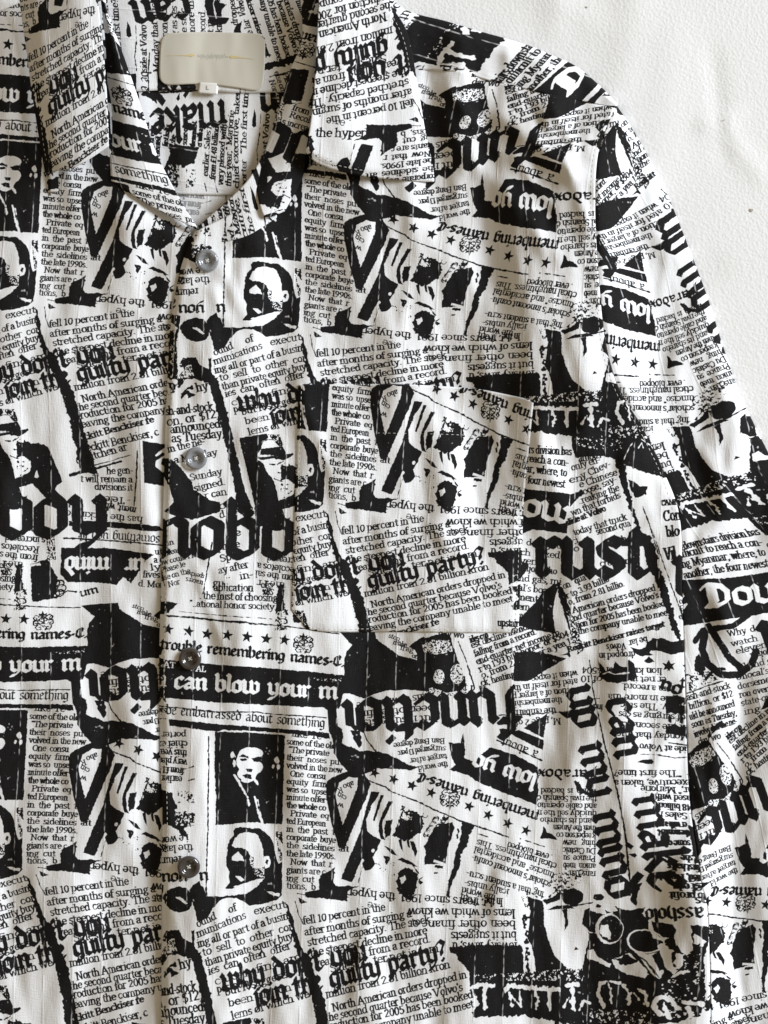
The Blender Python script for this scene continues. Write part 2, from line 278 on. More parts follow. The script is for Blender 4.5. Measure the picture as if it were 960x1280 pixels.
def build_print():
    A1, A2, A3, A4 = (200, 560, 5), (200, 740, 5), (200, 920, 5), (200, 1088, 5)
    B2, B3, B4 = (370, 740, 5), (370, 920, 5), (370, 1088, 5)
    C2, C3, C4 = (540, 740, 5), (540, 920, 5), (540, 1088, 5)
    D2, D3, D4 = (700, 740, 5), (700, 920, 5), (700, 1088, 5)
    E1, E2 = (640, 500, 5), (680, 600, 5)
    L1, L2 = (326, 551, 4.53), (326, 731, 4.53)
    # ---------- small columns of type
    F(*A3)
    rows = ['some of the old', ' "The private', 'their  noses  put', 'volved in the new', '  One  consu', 'equity  firm  P', 'was so  upset', 'minute offer', 'the whole co', '  Private  eq', 'ted European', 'in  the  past  two', 'corporate  buye', 'the  sidelines  aft', 'the late 1990s.', '  Now  that  r', 'giants are c', 'ing  cut  c', 'tions,  b']
    for i, s in enumerate(rows):
        y = 50+i*49.7; n = len(s)
        line((790, y), (790+n*20.5, y+n*2.0-i*.05*n), s, 29, wt=1.12)
    line((820, 0), (1010, 22), 'like  re', 29, wt=1.1)
    F(*A4)
    block([(235, 362, 355, 305, 'ound'), (432, 270, 482, 250, 'of'), (590, 280, 790, 232, 'execut'), (235, 425, 540, 300, 'munications'), (238, 487, 806, 302, 'ing all or part of a busin'),
           (270, 540, 835, 372, 'to  sell  to  other  cor'), (285, 602, 860, 425, 'than private equity buye'), (305, 655, 820, 492, 'ies  can  often  offer'), (345, 718, 890, 560, 'ca can find am'),
           (360, 765, 560, 720, 'por ind n'), (410, 785, 805, 668, 'but it suggests'), (430, 852, 925, 722, 'been of    on a f'), (450, 932, 935, 792, 'lems of which we')], 33, wt=1.05)
    F(*B4)
    block([(45, 342, 560, 250, 'fell 10 percent in the'), (55, 412, 725, 292, 'after months of surging a'), (75, 478, 842, 330, 'stretched capacity. The stock'), (90, 545, 822, 400, 'the steepest decline in more'),
           (120, 610, 845, 452, 'year, falling from a record.'), (215, 640, 895, 510, 'Sales       ter net incom'), (190, 798, 965, 610, 'million from 2.81 billion kron'),
           (230, 882, 1068, 672, 'North American orders dropped in'), (190, 945, 1042, 752, 'the second quarter because Volvo\'s'), (180, 1005, 1108, 795, 'production for 2005 has been booked'), (200, 1065, 1112, 855, 'leaving the company unable to meet')], 34, wt=1.05)
    F(*L1)
    line((440, 152), (885, 30), 'Reckitt Benckiser re', 27, wt=1.5); line((475, 208), (905, 104), 'Reckitt Benckiser, c', 33); line((450, 270), (730, 188), 'of kitchen ar', 33)
    stroke([(500, 285), (620, 257), (745, 217)], 5); stroke([(410, 328), (540, 297), (690, 254)], (20, 10)); stroke([(780, 195), (768, 350), (750, 510)], 9)
    block([(610, 326, 752, 321, 'he gen-'), (465, 368, 748, 374, 't will remain a'), (540, 413, 746, 421, 'divisions it')], 30)
    block([(735, 465, 540, 445, '- Teleco'), (762, 522, 540, 478, 'ment, which'), (795, 577, 360, 522, 'has the backing of'), (450, 488, 355, 475, 'q us'),
           (272, 625, 160, 600, 'rted net'), (262, 672, 25, 648, 's increased,'), (228, 722, -20, 690, 'Recoletos a'), (222, 768, -30, 735, 'from the sal'), (140, 802, -20, 788, 'the f r')], 30)
    line((0, 832), (40, 832), 'of', 30); line((10, 872), (50, 872), '%6', 26)
    poly([(395, 583), (560, 592), (760, 615), (885, 632), (912, 662), (840, 662), (700, 642), (560, 627), (395, 612)])
    line((890, 690), (440, 640), 'something you lik', 42, 'B', 1, .62); stroke([(365, 680), (540, 700), (740, 725), (895, 745)], 9)
    poly([(350, 735), (600, 752), (852, 798), (790, 850), (772, 890), (722, 968), (680, 930), (640, 975), (560, 955), (380, 935), (340, 880)])
    line((800, 822), (365, 785), 'ur  mind', 74, 'B', 0, .85)
    block([(858, 802, 900, 800, 'ut'), (850, 848, 960, 845, 'a cow'), (830, 895, 890, 890, 'ly'), (785, 932, 880, 940, 'fives'), (760, 988, 905, 1000, 'd. Mon')], 30)
    # ---------- placket side
    F(*A1)
    block([(50, 28, 280, -25, 'in the ne-'), (90, 95, 360, 45, 'a Monday'), (190, 205, 390, 165, 'Sunday'), (215, 272, 410, 228, 'signed.'), (280, 318, 420, 290, 'r can'), (365, 385, 420, 375, 'b'), (375, 440, 410, 430, 'd')], 34)
    block([(10, 682, 135, 645, 'd head'), (0, 735, 300, 662, 'ow could I let no'), (8, 782, 160, 738, 'Please le'), (0, 832, 190, 780, 'else on the'), (55, 870, 128, 848, 'Nor'), (-5, 625, 90, 600, '. nan')], 27)
    block([(278, 792, 160, 768, 'speeches'), (272, 832, 165, 808, 'tracers'), (300, 640, 215, 618, 'noon.')], 24)
    block([(365, 640, 500, 618, 'phone'), (378, 712, 545, 680, 'Span-'), (368, 788, 556, 745, 'ay after'), (410, 815, 440, 810, '..'), (500, 822, 585, 808, 'in-'), (330, 862, 400, 868, 'gu'), (335, 892, 585, 895, 'aplication'), (245, 942, 735, 958, '. the mist of choosing'), (480, 400, 530, 380, 'lo'), (360, 580, 400, 570, 'o'), (480, 555, 510, 540, 'e')], 36)
    line((185, 990), (745, 1012), '"..ational honor society."', 32)
    block([(715, 850, 650, 830, 'of'), (715, 885, 670, 870, 'Sis')], 30)
    stroke([(325, 590), (305, 700), (290, 800), (270, 910)], 8)
    F(*A4)
    line((125, 622), (200, 600), 'hy', 42); line((-95, 795), (228, 752), 'ash-and-stock', 42); line((-60, 868), (250, 805), 'on, or $12', 42); line((-40, 920), (275, 875), 'announced', 42); line((-30, 985), (298, 945), 'as Tuesday,', 42)
    stroke([(65, 540), (140, 530), (220, 548)], 22, 0)
    # ---------- the ribbon of stars and the band of blackletter
    F(*A2)
    stroke([(120, 122), (400, 148), (700, 168)], 4); stroke([(40, 148), (200, 160), (390, 182), (530, 190)], (10, 15)); stroke([(530, 190), (600, 198), (800, 215), (960, 238), (1120, 262)], (10, 6))
    for i, (x, y) in enumerate([(-75, 222), (50, 232), (178, 245), (295, 262), (420, 270), (545, 280), (665, 293), (778, 300)]): star(x, y, 39, 1, 10)
    poly([(150, 240), (175, 262), (168, 275)], 0); crest(897, 322, 62)
    line((0, 357), (1150, 468), 'trouble remembering names-C.', 50, 'B')
    poly([(-90, 410), (0, 420), (380, 455), (700, 478), (960, 500), (1155, 520), (1155, 600), (1120, 730), (1030, 725), (700, 708), (350, 690), (0, 658), (-95, 640)])
    line((-175, 585), (1105, 672), 'you can blow your m', 76, 'B', 0, .9)
    line((-20, 465), (95, 475), 'NAT', 28, 'R', 0, .8); line((180, 490), (285, 500), 'V AL', 28, 'R', 0, .8); speck([(940, 535), (1130, 545), (1130, 560), (940, 550)], 0, .9)
    stroke([(-80, 700), (10, 715), (180, 730), (350, 750), (600, 750), (720, 765), (960, 778), (1040, 786)], 8)
    line((35, 765), (1030, 850), 'be embarrassed about something', 46, 'B', 1, .66)
    poly([(55, 795), (350, 825), (700, 850), (960, 870), (1060, 882), (1060, 920), (960, 900), (700, 877), (400, 862), (350, 872), (60, 838)])
    # ---------- two portraits
    F(*A3)
    stroke([(303, 5), (305, 200), (299, 400), (300, 560), (294, 720), (288, 960), (291, 990)], 9)
    poly([(342, -28), (560, -20), (780, -6), (772, 300), (765, 552), (560, 540), (345, 560), (350, 380), (340, 200)])
    poly([(500, 95), (535, 75), (600, 74), (640, 95), (636, 128), (605, 136), (640, 180), (636, 215), (606, 240), (588, 275), (550, 292), (515, 285), (495, 262), (482, 235), (495, 205), (478, 178), (480, 140)], 0, .2, 1)
    poly([(492, 130), (520, 114), (555, 130), (552, 142), (520, 130)]); poly(ell(522, 148, 22, 9)); poly([(570, 140), (600, 134), (640, 150), (632, 165), (590, 160)]); poly([(538, 205), (580, 208), (572, 228), (545, 222)]); poly([(515, 246), (545, 236), (582, 250), (570, 268), (530, 262)])
    poly([(495, 262), (510, 272), (505, 285), (490, 275)])
    stroke([(578, 256), (612, 302)], 15, 0); poly(ell(452, 118, 12, 19), 0); poly(ell(464, 172, 8, 22), 0)
    stroke([(465, 245), (505, 310), (548, 385)], (16, 10), 0); stroke([(550, 398), (556, 432)], (18, 8), 0); stroke([(592, 380), (610, 460), (640, 548)], (8, 18), 0); stroke([(612, 400), (635, 520)], 5, 0)
    poly(ell(730, 150, 15, 20), 0); poly(ell(739, 195, 11, 15), 0); poly(ell(708, 190, 8, 12), 0); stroke([(455, 100), (470, 130)], 6, 0)
    poly([(345, 560), (345, 1000), (560, 1000), (700, 1000), (765, 960), (765, 560)], 0, .2)
    F(265, 310, 8)
    poly([(385, 180), (400, 150), (450, 140), (520, 150), (640, 155), (700, 190), (760, 250), (795, 340), (810, 440), (830, 500), (870, 480), (865, 800), (730, 790), (690, 720), (690, 640), (620, 650), (540, 680), (480, 690), (400, 730), (380, 720), (300, 730), (345, 680), (335, 620), (345, 580), (310, 520), (310, 440), (325, 380), (320, 340), (345, 270), (385, 220)], 1, .35)
    poly([(430, 215), (500, 195), (590, 200), (640, 240), (665, 310), (680, 400), (690, 440), (700, 480), (690, 530), (640, 545), (590, 540), (560, 520), (545, 460), (555, 420), (520, 370), (480, 350), (400, 345), (365, 330), (375, 290)], 0, .5)
    poly([(425, 385), (370, 440), (365, 465), (410, 480), (450, 470), (490, 480), (480, 440)], 0, .3); poly([(400, 615), (450, 620), (490, 660), (460, 675), (420, 650)], 0, .3)
    poly([(690, 430), (740, 430), (755, 480), (740, 530), (700, 545), (690, 500)], 0, .3); poly([(715, 460), (740, 470), (720, 510), (700, 490)], 1, .3)
    speck([(520, 420), (580, 430), (600, 560), (530, 540)], 1, .3); speck([(560, 520), (690, 540), (690, 640), (600, 610)], 0, .1)
    poly([(270, 745), (400, 715), (480, 695), (600, 655), (690, 650), (690, 690), (640, 740), (560, 760), (480, 782), (380, 772)], 0, .3); poly([(300, 740), (345, 690), (400, 735)], 1, .4)
    speck([(800, 185), (870, 185), (870, 480), (845, 480)], 1, -.3, True); poly([(845, 190), (870, 190), (870, 300), (850, 300)], 1, .8)
    F(*A4)
    poly([(185, 118), (205, 85), (250, 55), (278, 110), (290, 158), (390, 160), (540, 140), (605, 95), (650, 40), (705, 15), (765, 0), (762, 150), (735, 182), (640, 210), (560, 222), (515, 190), (480, 172), (420, 168), (382, 178), (335, 235), (300, 292), (262, 322), (232, 320), (222, 260), (200, 190)], 1, .3)
    poly([(668, 128), (750, 140), (745, 160), (690, 145)], 0); poly([(250, 55), (258, 90), (272, 95), (285, 30), (265, 20)], 0)
    # left of the portraits
    poly([(20, 160), (60, 110), (120, 95), (175, 115), (200, 170), (190, 240), (140, 265), (80, 255), (40, 220)], 1, .5, 1); poly([(95, 165), (125, 160), (172, 205), (160, 212)], 0)
    poly([(35, 380), (125, 378), (145, 430), (200, 460), (235, 500), (232, 545), (180, 555), (120, 530), (60, 532), (10, 600), (-10, 560), (30, 480), (15, 440)], 1, .6); speck([(0, 440), (90, 430), (110, 520), (10, 520)], 0, .3, True)
    poly([(20, 640), (90, 570), (110, 600), (60, 610), (120, 640), (70, 670), (60, 640), (30, 670)], 1, .7); poly([(195, 380), (215, 375), (215, 520), (200, 480)])
    F(*A3)
    poly([(-20, 330), (30, 340), (75, 360), (95, 410), (110, 440), (95, 470), (215, 485), (215, 555), (150, 570), (175, 632), (140, 622), (80, 570), (30, 545), (-20, 570)], 1, 1.0); speck([(110, 340), (200, 350), (215, 420), (110, 420)], 1, .55, True); speck([(90, 470), (215, 480), (215, 560), (100, 560)], 0, .7, True)
    block([(175, 615, -60, 640, 'i.e we wo'), (205, 675, -40, 690, 'the large'), (130, 748, -40, 760, 'returns')], 36)
    line((300, 842), (10, 850), 'u  you', 52, 'B')
    stroke([(120, 215), (160, 205), (210, 190)], 5); stroke([(180, 280), (215, 270)], 9)
    # ---------- nobody, hat man
    F(*A1)
    F(280, 520, 8)
    poly([(148, 218), (430, 172), (445, 215), (380, 260), (370, 330), (330, 390), (345, 410), (330, 440), (380, 470), (500, 640), (525, 760), (545, 850), (600, 880), (640, 920), (660, 1000), (640, 1110), (560, 1150), (380, 1150), (375, 1000), (320, 960), (250, 650), (190, 400)], 1, .3)
    poly([(370, 328), (590, 300), (622, 370), (610, 388), (440, 402), (358, 392)], 1, .2); poly([(330, 412), (440, 406), (620, 380), (690, 368), (706, 385), (640, 422), (600, 442), (480, 432), (360, 442)], 1, .2); stroke([(340, 400), (460, 394)], 10, 0); speck([(440, 180), (560, 180), (600, 290), (560, 310)], 1, -.2, True); stroke([(375, 300), (385, 262), (430, 232), (500, 236), (545, 280)], 7)
    poly([(385, 470), (390, 440), (500, 425), (580, 440), (560, 480), (620, 450), (640, 480), (630, 580), (620, 640), (700, 680), (710, 760), (660, 830), (600, 850), (550, 830), (530, 760), (500, 650), (430, 560)], 0, .4)
    stroke([(535, 485), (595, 450)], 15); stroke([(450, 480), (505, 486)], 10); stroke([(575, 495), (605, 470)], 10); stroke([(540, 570), (600, 575)], 11); stroke([(570, 545), (590, 535)], 8); stroke([(500, 630), (580, 660)], 9); stroke([(625, 690), (690, 680)], 9); poly([(640, 480), (720, 510), (745, 640), (620, 640), (640, 560)], 1, .4); speck([(560, 680), (690, 760), (640, 840), (570, 820)], 1, 1.2, True); poly(ell(575, 690, 12, 12))
    F(326, 551, 8.727)
    poly([(220, 265), (360, 290), (460, 285), (570, 330), (610, 440), (705, 700), (640, 740), (620, 790), (540, 830), (430, 760), (400, 720), (350, 720), (300, 745), (160, 700), (200, 660), (340, 590), (370, 540), (365, 480), (290, 420), (210, 440)], 1, .4); poly([(400, 640), (430, 570), (462, 672)], 0, .2); poly([(232, 750), (360, 722), (352, 830), (265, 850)], 0, .3)
    poly([(-90, 380), (0, 410), (60, 470), (100, 560), (110, 650), (160, 710), (240, 760), (262, 850), (250, 900), (40, 930), (-60, 940)], 1, .4)
    F(*A1)
    poly([(25, 60), (75, 70), (160, 160), (195, 210), (210, 260), (250, 285), (310, 325), (370, 340), (375, 400), (200, 450), (80, 420), (25, 395), (85, 340), (60, 250), (20, 170)], 1, .4)
    F(0, 0, 1); poly([(259, 474), (271, 472), (279, 497), (289, 537), (299, 582), (306, 613), (318, 642), (308, 650), (297, 640), (293, 612), (287, 580), (278, 542), (268, 504)], 1, .8); F(*A1)
    line((-40, 683), (1305, 700), 'nobody', 250, 'B', 1, .86)
    F(*L1)
    speck([(268, 640), (312, 640), (320, 800), (270, 800)], 1, -.1); poly([(98, 815), (132, 820), (130, 900), (135, 960), (85, 970)], 1, .8)
    poly([(178, 815), (270, 795), (325, 900), (320, 970), (300, 1020), (200, 1030), (185, 1030)], 1, .5); poly([(178, 818), (230, 812), (235, 824), (180, 830)], 0)
    F(*L2)
    speck([(85, 150), (160, 130), (150, 255), (78, 260)], 1, .0, True)
    for k in range(7): e = ell(320+28*math.cos(k*.9), 150+34*math.sin(k*.9), 24, 20, 9); stroke(e+[e[0]], 8, 1)
    stroke([(270, 180), (310, 200), (380, 170), (425, 182)], 9); line((448, 215), (572, 195), 'um~', 36, 'B')
    # ---------- dark cape and the man with glasses
    F(*B2)
    block([(575, 282, 655, 312, 'stop,'), (605, 325, 700, 348, 'nitabn,'), (648, 358, 735, 378, 'frag'), (722, 408, 765, 420, 'on')], 24)
    poly([(275, 248), (495, 250), (500, 290), (580, 350), (640, 395), (760, 425), (785, 465), (830, 520), (835, 620), (760, 620), (680, 610), (560, 618), (480, 640), (430, 668), (390, 655), (340, 635), (250, 632), (300, 560), (302, 420), (318, 370), (350, 332), (310, 290)], 1, .3)
    poly([(705, 342), (755, 300), (800, 278), (815, 300), (782, 335), (790, 395), (770, 410), (745, 365)], 1, .4)
    block([(855, 632, 375, 690, 'lems of which we'), (862, 705, 390, 745, 'been other fin'), (882, 765, 420, 800, 'but it suggests')], 36)
    F(*C2)
    poly([(-95, 330), (-50, 290), (20, 268), (80, 255), (116, 280), (140, 360), (170, 450), (206, 535), (214, 585), (180, 620), (90, 628), (0, 600), (-90, 620)], 1, .5)
    speck([(-60, 330), (0, 300), (110, 300), (135, 370), (30, 390), (-50, 380)], 0, -.1); speck(ell(44, 530, 34, 46), 0, -.7); speck(ell(158, 512, 44, 62), 0, -.5); speck([(-60, 590), (215, 590), (215, 650), (-60, 650)], 1, .4)
    poly([(85, 420), (100, 420), (105, 560), (75, 580)]); stroke([(165, 310), (210, 420), (265, 592)], (6, 10))
    poly([(118, 240), (150, 200), (240, 180), (245, 230), (190, 225), (130, 255)], 1, .5); line((200, 610), (330, 620), 't  p  w', 34)
    # right column of type, glued scraps
    block([(250, 352, 640, 220, 'est decline in more'), (268, 405, 655, 262, 'falling from a record.'), (282, 455, 800, 268, 'end-quarter net income ro'), (300, 502, 860, 275, 'r to 1.93 billi honor, or $504'), (315, 540, 900, 312, 'o, from 2.81   onor a yea 15'), (310, 588, 520, 530, 'ck, heating'), (240, 318, 355, 282, 'ides cap')], 32, wt=1.15)
    block([(908, 490, 620, 528, 'when it expec'), (908, 540, 485, 590, 'ated for itself in the'), (912, 595, 478, 640, 'llection of a larger pe'), (812, 658, 488, 684, 'the membership'), (775, 722, 488, 742, 'the embarra'), (805, 788, 520, 800, 'M, page 2 of')], 31)
    stroke([(370, 772), (600, 765), (750, 755), (910, 736)], 6)
    poly([(515, 380), (580, 368), (700, 380), (842, 415), (760, 460), (690, 500), (640, 540), (590, 560), (508, 557)], 1, .4); poly([(800, 395), (860, 375), (868, 410), (840, 395)])
    poly([(500, 212), (560, 150), (650, 60), (690, 0), (760, -50), (802, -65), (770, 30), (755, 120), (772, 262), (700, 250), (620, 235), (560, 215)], 1, .3)
    poly([(790, -60), (820, -20), (880, 150), (952, 362), (910, 395), (862, 250), (820, 120), (785, 0)], 1, .6); speck([(840, 120), (900, 170), (955, 360), (905, 390)], 0, .35)
    F(*E1)
    block([(-235, 312, 372, 345, 'upstairs-downstairs division has'), (-150, 360, 350, 412, 'difficult to reach a con-'), (-150, 422, 342, 478, 'ing Myanmar, where, to'), (-155, 490, 330, 548, 'another, the four newest')], 38)
    F(0, 0, 1)
    poly([(600, 597), (654, 611), (712, 617), (709, 667), (652, 660), (590, 652)], 1, .3); poly([(505, 581), (600, 597), (592, 652), (505, 634)], 1, .3)
    line((517, 617), (714, 656), 'The Dow', 21, 'B', 0, .95)
    block([(630, 679, 702, 686, "Why  don't you"), (630, 692, 700, 698, 'watch   fixed'), (632, 703, 672, 706, 'eleven'), (648, 713, 696, 718, 'major. reho'), (626, 724, 702, 731, 'oil and gas, mi'), (621, 735, 684, 742, "Unocal's boa"), (620, 747, 690, 754, 'dorsement lad'), (619, 758, 686, 766, 'ron overn from'), (618, 769, 676, 776, 'state-owner'), (618, 781, 640, 784, 'ing')], 6.4)
    block([(549, 737, 612, 742, 'cash-and-stock'), (552, 749, 612, 753, 'billion, or $12'), (548, 761, 610, 766, 'uld be announced'), (547, 771, 609, 778, 'soon as Tuesday,'), (546, 783, 606, 788, 'involved in the ne-'), (548, 794, 580, 798, 'day wo')], 6.6)
    F(*E1)
    block([(420, 385, 560, 362, 'anious'), (375, 442, 555, 388, 'only en-'), (360, 520, 450, 500, 'en'), (440, 492, 622, 412, 'y Chev-'), (428, 548, 662, 465, 'e Chinese'), (450, 592, 660, 508, 'oose, say-'), (420, 652, 675, 562, '..reaking the'), (375, 725, 682, 608, 'wn that forbids'), (390, 848, 722, 745, 'today that truck'), (530, 842, 745, 785, 'second qua')], 33)
    line((345, 785), (590, 690), 'slide at Volvo', 29, wt=1.6)
    poly([(360, 590), (440, 560), (450, 590), (400, 625), (362, 668)], 1, .5)
    F(*E2)
    block([(125, 682, 265, 622, 'on   qua'), (145, 742, 412, 632, 'r to 3.93 billio'), (158, 782, 506, 662, 'o, from 2.81 billio.'), (183, 832, 702, 690, 'American orders dropped'), (188, 880, 722, 735, "nd quarter because Volvo's"), (203, 925, 762, 788, 'tion for 2005 has been booked'), (215, 965, 792, 842, 'the company unable to meet'), (190, 400, 235, 380, 'i'), (365, 420, 520, 380, 'a  s.. th'), (350, 540, 540, 520, 'crec  on'), (190, 450, 225, 440, 'o')], 31, wt=1.12)
    line((150, 1075), (760, 915), 'Reckitt Benckiser raises target', 27, wt=1.7)
    block([(735, 155, 838, 150, 'CAMP')], 26, wt=1.7); line((748, 255), (860, 245), 'Con', 52); line((768, 355), (850, 345), 'blo', 52); line((760, 500), (830, 490), 'Vil', 60)
    F(0, 0, 1)
    stroke([(606, 664), (594, 684), (594, 704), (606, 722), (626, 729), (646, 722), (656, 708)], 9.5); stroke([(612, 660), (618, 684), (622, 704), (632, 722)], 9); stroke([(590, 672), (604, 662), (640, 668), (662, 660)], 7); stroke([(586, 720), (600, 712), (612, 716)], 4); line((668, 722), (812, 722), 'rust', 50, 'B', 1, .95)
    poly([(576, 706), (580, 694), (588, 688), (592, 696), (588, 710), (582, 716)], 1, 1.0); speck([(562, 706), (592, 712), (600, 726), (560, 728)], 1, .1, True); stroke([(556, 729), (580, 729), (604, 730)], 1.6)
    F(*E1)
    poly([(375, 200), (560, 190), (720, 180), (740, 160), (900, 200), (985, 280), (985, 490), (800, 440), (690, 400), (650, 372), (600, 358), (540, 350), (400, 362), (375, 300)], 1, .6)
    speck([(380, 190), (720, 180), (700, 320), (400, 300)], 0, 1.25, True); stroke([(720, 180), (800, 240), (930, 330), (980, 380)], 6, 0); stroke([(690, 390), (730, 300), (760, 260)], 5, 0); stroke([(790, 300), (810, 270), (820, 300)], 6, 0)
    poly([(725, 490), (800, 530), (850, 540), (840, 590), (770, 610), (740, 550)], 1, .6); stroke([(820, 665), (860, 780), (915, 960)], 7)
    F(*E2)
    poly([(440, -150), (505, -120), (520, 0), (560, 160), (600, 300), (690, 400), (722, 540), (762, 640), (800, 780), (852, 965), (872, 1020), (845, 1010), (815, 960), (755, 780), (700, 640), (640, 520), (610, 380), (545, 200), (480, 20)], 1, 1.1)
    stroke([(620, 165), (700, 380), (760, 560), (850, 800), (880, 900)], 7)
    # ---------- lower right: inverted columns, cat, swoosh
    F(*D2)
    block([(545, 278, 425, 305, 'be lar'), (410, 320, 290, 328, "Volvo's"), (470, 372, 240, 385, 'dropped in'), (640, 478, 135, 470, 'lion krona, or $504'), (668, 532, 130, 525, 'er net income of 10'), (695, 592, 385, 570, 'om a record.'), (760, 655, 300, 636, 'cline in more tha'), (770, 710, 380, 688, 'acity. The stoc'), (775, 768, 370, 745, 'of surging as ces'), (790, 832, 380, 808, 'in the second cl'), (790, 888, 330, 868, 'Monday that truck'), (790, 968, 500, 945, 'side at Volvo'), (250, 650, 190, 655, '--'), (270, 705, 210, 700, 'ind')], 31, wt=1.1)
    poly([(230, 422), (270, 470), (290, 500), (335, 470), (342, 428), (372, 462), (420, 470), (430, 420), (466, 450), (482, 520), (470, 545), (360, 570), (290, 562), (240, 525), (262, 500), (240, 455)], 1, .4); stroke([(270, 510), (310, 500), (340, 515), (430, 505)], 7, 0)
    poly([(440, 342), (500, 360), (535, 345), (548, 315), (580, 292), (640, 288), (700, 310), (785, 298), (862, 310), (800, 370), (700, 395), (630, 372), (570, 365), (560, 378), (585, 395), (500, 402), (458, 372)], 1, .4)
    poly([(522, 432), (560, 402), (592, 436), (552, 446)], 1, .4); poly([(700, 640), (790, 660), (770, 690), (720, 720), (705, 680)], 1, .5)
    stroke([(185, 428), (205, 600), (240, 760), (285, 960), (310, 1040), (370, 1270), (420, 1540), (450, 1870)], (7, 12))
    line((38, 605), (315, 1945), 'up my mind', 152, 'B', 1, .86)
    line((285, 672), (345, 1040), 'can', 150, 'B', 1, .88)
    F(*D3)
    poly([(480, 160), (520, 145), (575, 145), (585, 160), (570, 175), (530, 172)]); stroke([(500, 112), (600, 116), (700, 135), (785, 130)], 6)
    block([(730, 215, 345, 212, '"The first time?'), (920, 272, 345, 276, 'chief executive, taken a'), (920, 330, 505, 312, 'this year," Marjorie'), (920, 388, 580, 362, 'very pleased with'), (900, 442, 598, 420, 'from #1.48 billion'), (890, 494, 598, 478, 'earlier. Sales r'), (724, 545, 580, 540, 'er with a net'), (730, 595, 589, 590, 'the months t'), (724, 660, 621, 660, 'some of'), (724, 755, 679, 750, 'she'), (746, 812, 621, 800, 'first half s'), (794, 872, 548, 862, 'ucated, reported'), (794, 920, 631, 925, 'forest edu'), (756, 985, 618, 982, 'to profit')], 33, wt=1.1)
    block([(912, 215, 760, 215, 'porter'), ], 31)
    line((447, 385), (545, 985), 'make', 142, 'B', 1, .86)
    poly([(430, 742), (470, 736), (485, 750), (470, 765)], 1, .4)
    F(*D4)
    poly([(450, 100), (510, 80), (480, 150), (470, 230), (440, 200)], 1, .5); line((742, 232), (505, 248), 'assholo', 60, 'B', 1, .9)
    # paradox column
    F(0, 0, 1)
    line((747, 962), (672, 961), 'paradox', 9.5, 'B'); stroke([(724, 978), (722, 985), (728, 992), (736, 990)], 1.6)
    for i, s in enumerate(['which  is  backed', 'the rival Spanish c', 'and cable operatio', 'quickly sell the n', 's and its shareho', 'then the Amem', 'keeperson co', 'hing   new', 'Du Castelc', 'Prance  su', 'anion  meb', 'rans Ten']):
        y = 985+i*9.3; line((748, y+1.5), (748-min(76, len(s)*4.25), y), s, 5.9, wt=1.05)
    # ---------- function + the inverted ribbon
    F(*C2); line((525, 596), (-665, 684), 'function', 214, 'B', 1, .84)
    poly([(570, 850), (722, 760), (696, 912)], 1, .3); poly([(478, 880), (540, 862), (700, 925), (694, 988), (600, 945)], 1, .3); poly([(248, 800), (310, 790), (318, 815), (285, 850)], 1, .3); poly([(420, 850), (500, 860), (490, 890), (425, 885)])
    F(*C3)
    stroke([(405, 25), (540, 85), (685, 155)], 10); line((668, 95), (440, 8), 'a about', 40, 'B', 1, .7)
    poly([(105, 40), (175, 45), (195, -20), (205, 80), (205, 138), (262, 158), (310, 110), (360, 70), (430, 90), (520, 120), (640, 180), (666, 205), (660, 432), (560, 395), (430, 350), (270, 280), (230, 250), (110, 210), (148, 182), (120, 130)], 1, .4)
    line((662, 238), (268, 108), 'low yo', 78, 'B', 0, .9)
    line((672, 480), (-85, 222), 'membering names-C', 49, 'B')
    for x, y in [(-360, 230), (-240, 270), (-125, 310), (-5, 355), (232, 440), (350, 495), (472, 545), (590, 590)]: star(x, y, 37, 1, 25)
    crest(112, 392, 62, -1)
    poly([(702, 562), (725, 600), (765, 618), (792, 648), (735, 640), (678, 642), (690, 610)], 1, .4); stroke([(555, 642), (710, 693)], 7)
    stroke([(-420, 270), (-290, 320), (-250, 350), (-90, 410), (0, 455), (110, 500), (180, 532), (390, 600), (478, 632)], (8, 11)); stroke([(290, 610), (350, 630)], 7)
    block([(762, 742, 475, 660, '. ever blooped'), (788, 792, 285, 645, 'ctical naughtiness. This'), (772, 848, 268, 688, 'umcise" and accidental'), (752, 905, 253, 738, "scholar's innocent confu-"), (700, 970, 222, 832, 'ing that a student scru-'), (480, 952, 208, 890, 'ically unbis-'), (400, 992, 188, 935, 'the world'), (340, 1030, 178, 985, 'r, from')], 32)
    block([(-20, 15, -240, 45, 'Bang degree'), (-12, 65, -215, 95, 'surged 13 perc'), (80, 15, -5, 15, 'Ban'), (85, 65, -10, 64, 'surg'), (92, 110, -140, 142, 'target after'), (97, 160, -90, 190, 'the world')], 28)
    F(*C4)
    block([(440, 172, 330, 165, 'In the'), (295, 178, -525, 112, 'years since 1991, the hyper'), (515, 245, -155, 236, 'lems of which we know'), (520, 315, -150, 318, 'been other financ er'), (525, 385, 118, 390, 'but it suggests'), (530, 455, 122, 455, 'lowsky laws, u')], 37)
    poly([(108, 482), (300, 470), (560, 474), (566, 500), (572, 645), (240, 655), (205, 600), (165, 570), (150, 530), (112, 515)], 1, .6)
    F(*B4); line((528, 215), (450, 195), '...e', 32); poly([(10, 165), (72, 198), (30, 206)]); stroke([(-5, 190), (15, 270), (45, 340)], 5); stroke([(10, 140), (80, 152), (330, 165)], 5)
    poly([(150, 20), (200, 0), (245, -25), (232, 60), (250, 88), (398, 90), (325, 125), (318, 190), (200, 175), (58, 166), (55, 130), (140, 112), (145, 60)], 1, .5)
    # ---------- car-window picture
    F(*B3)
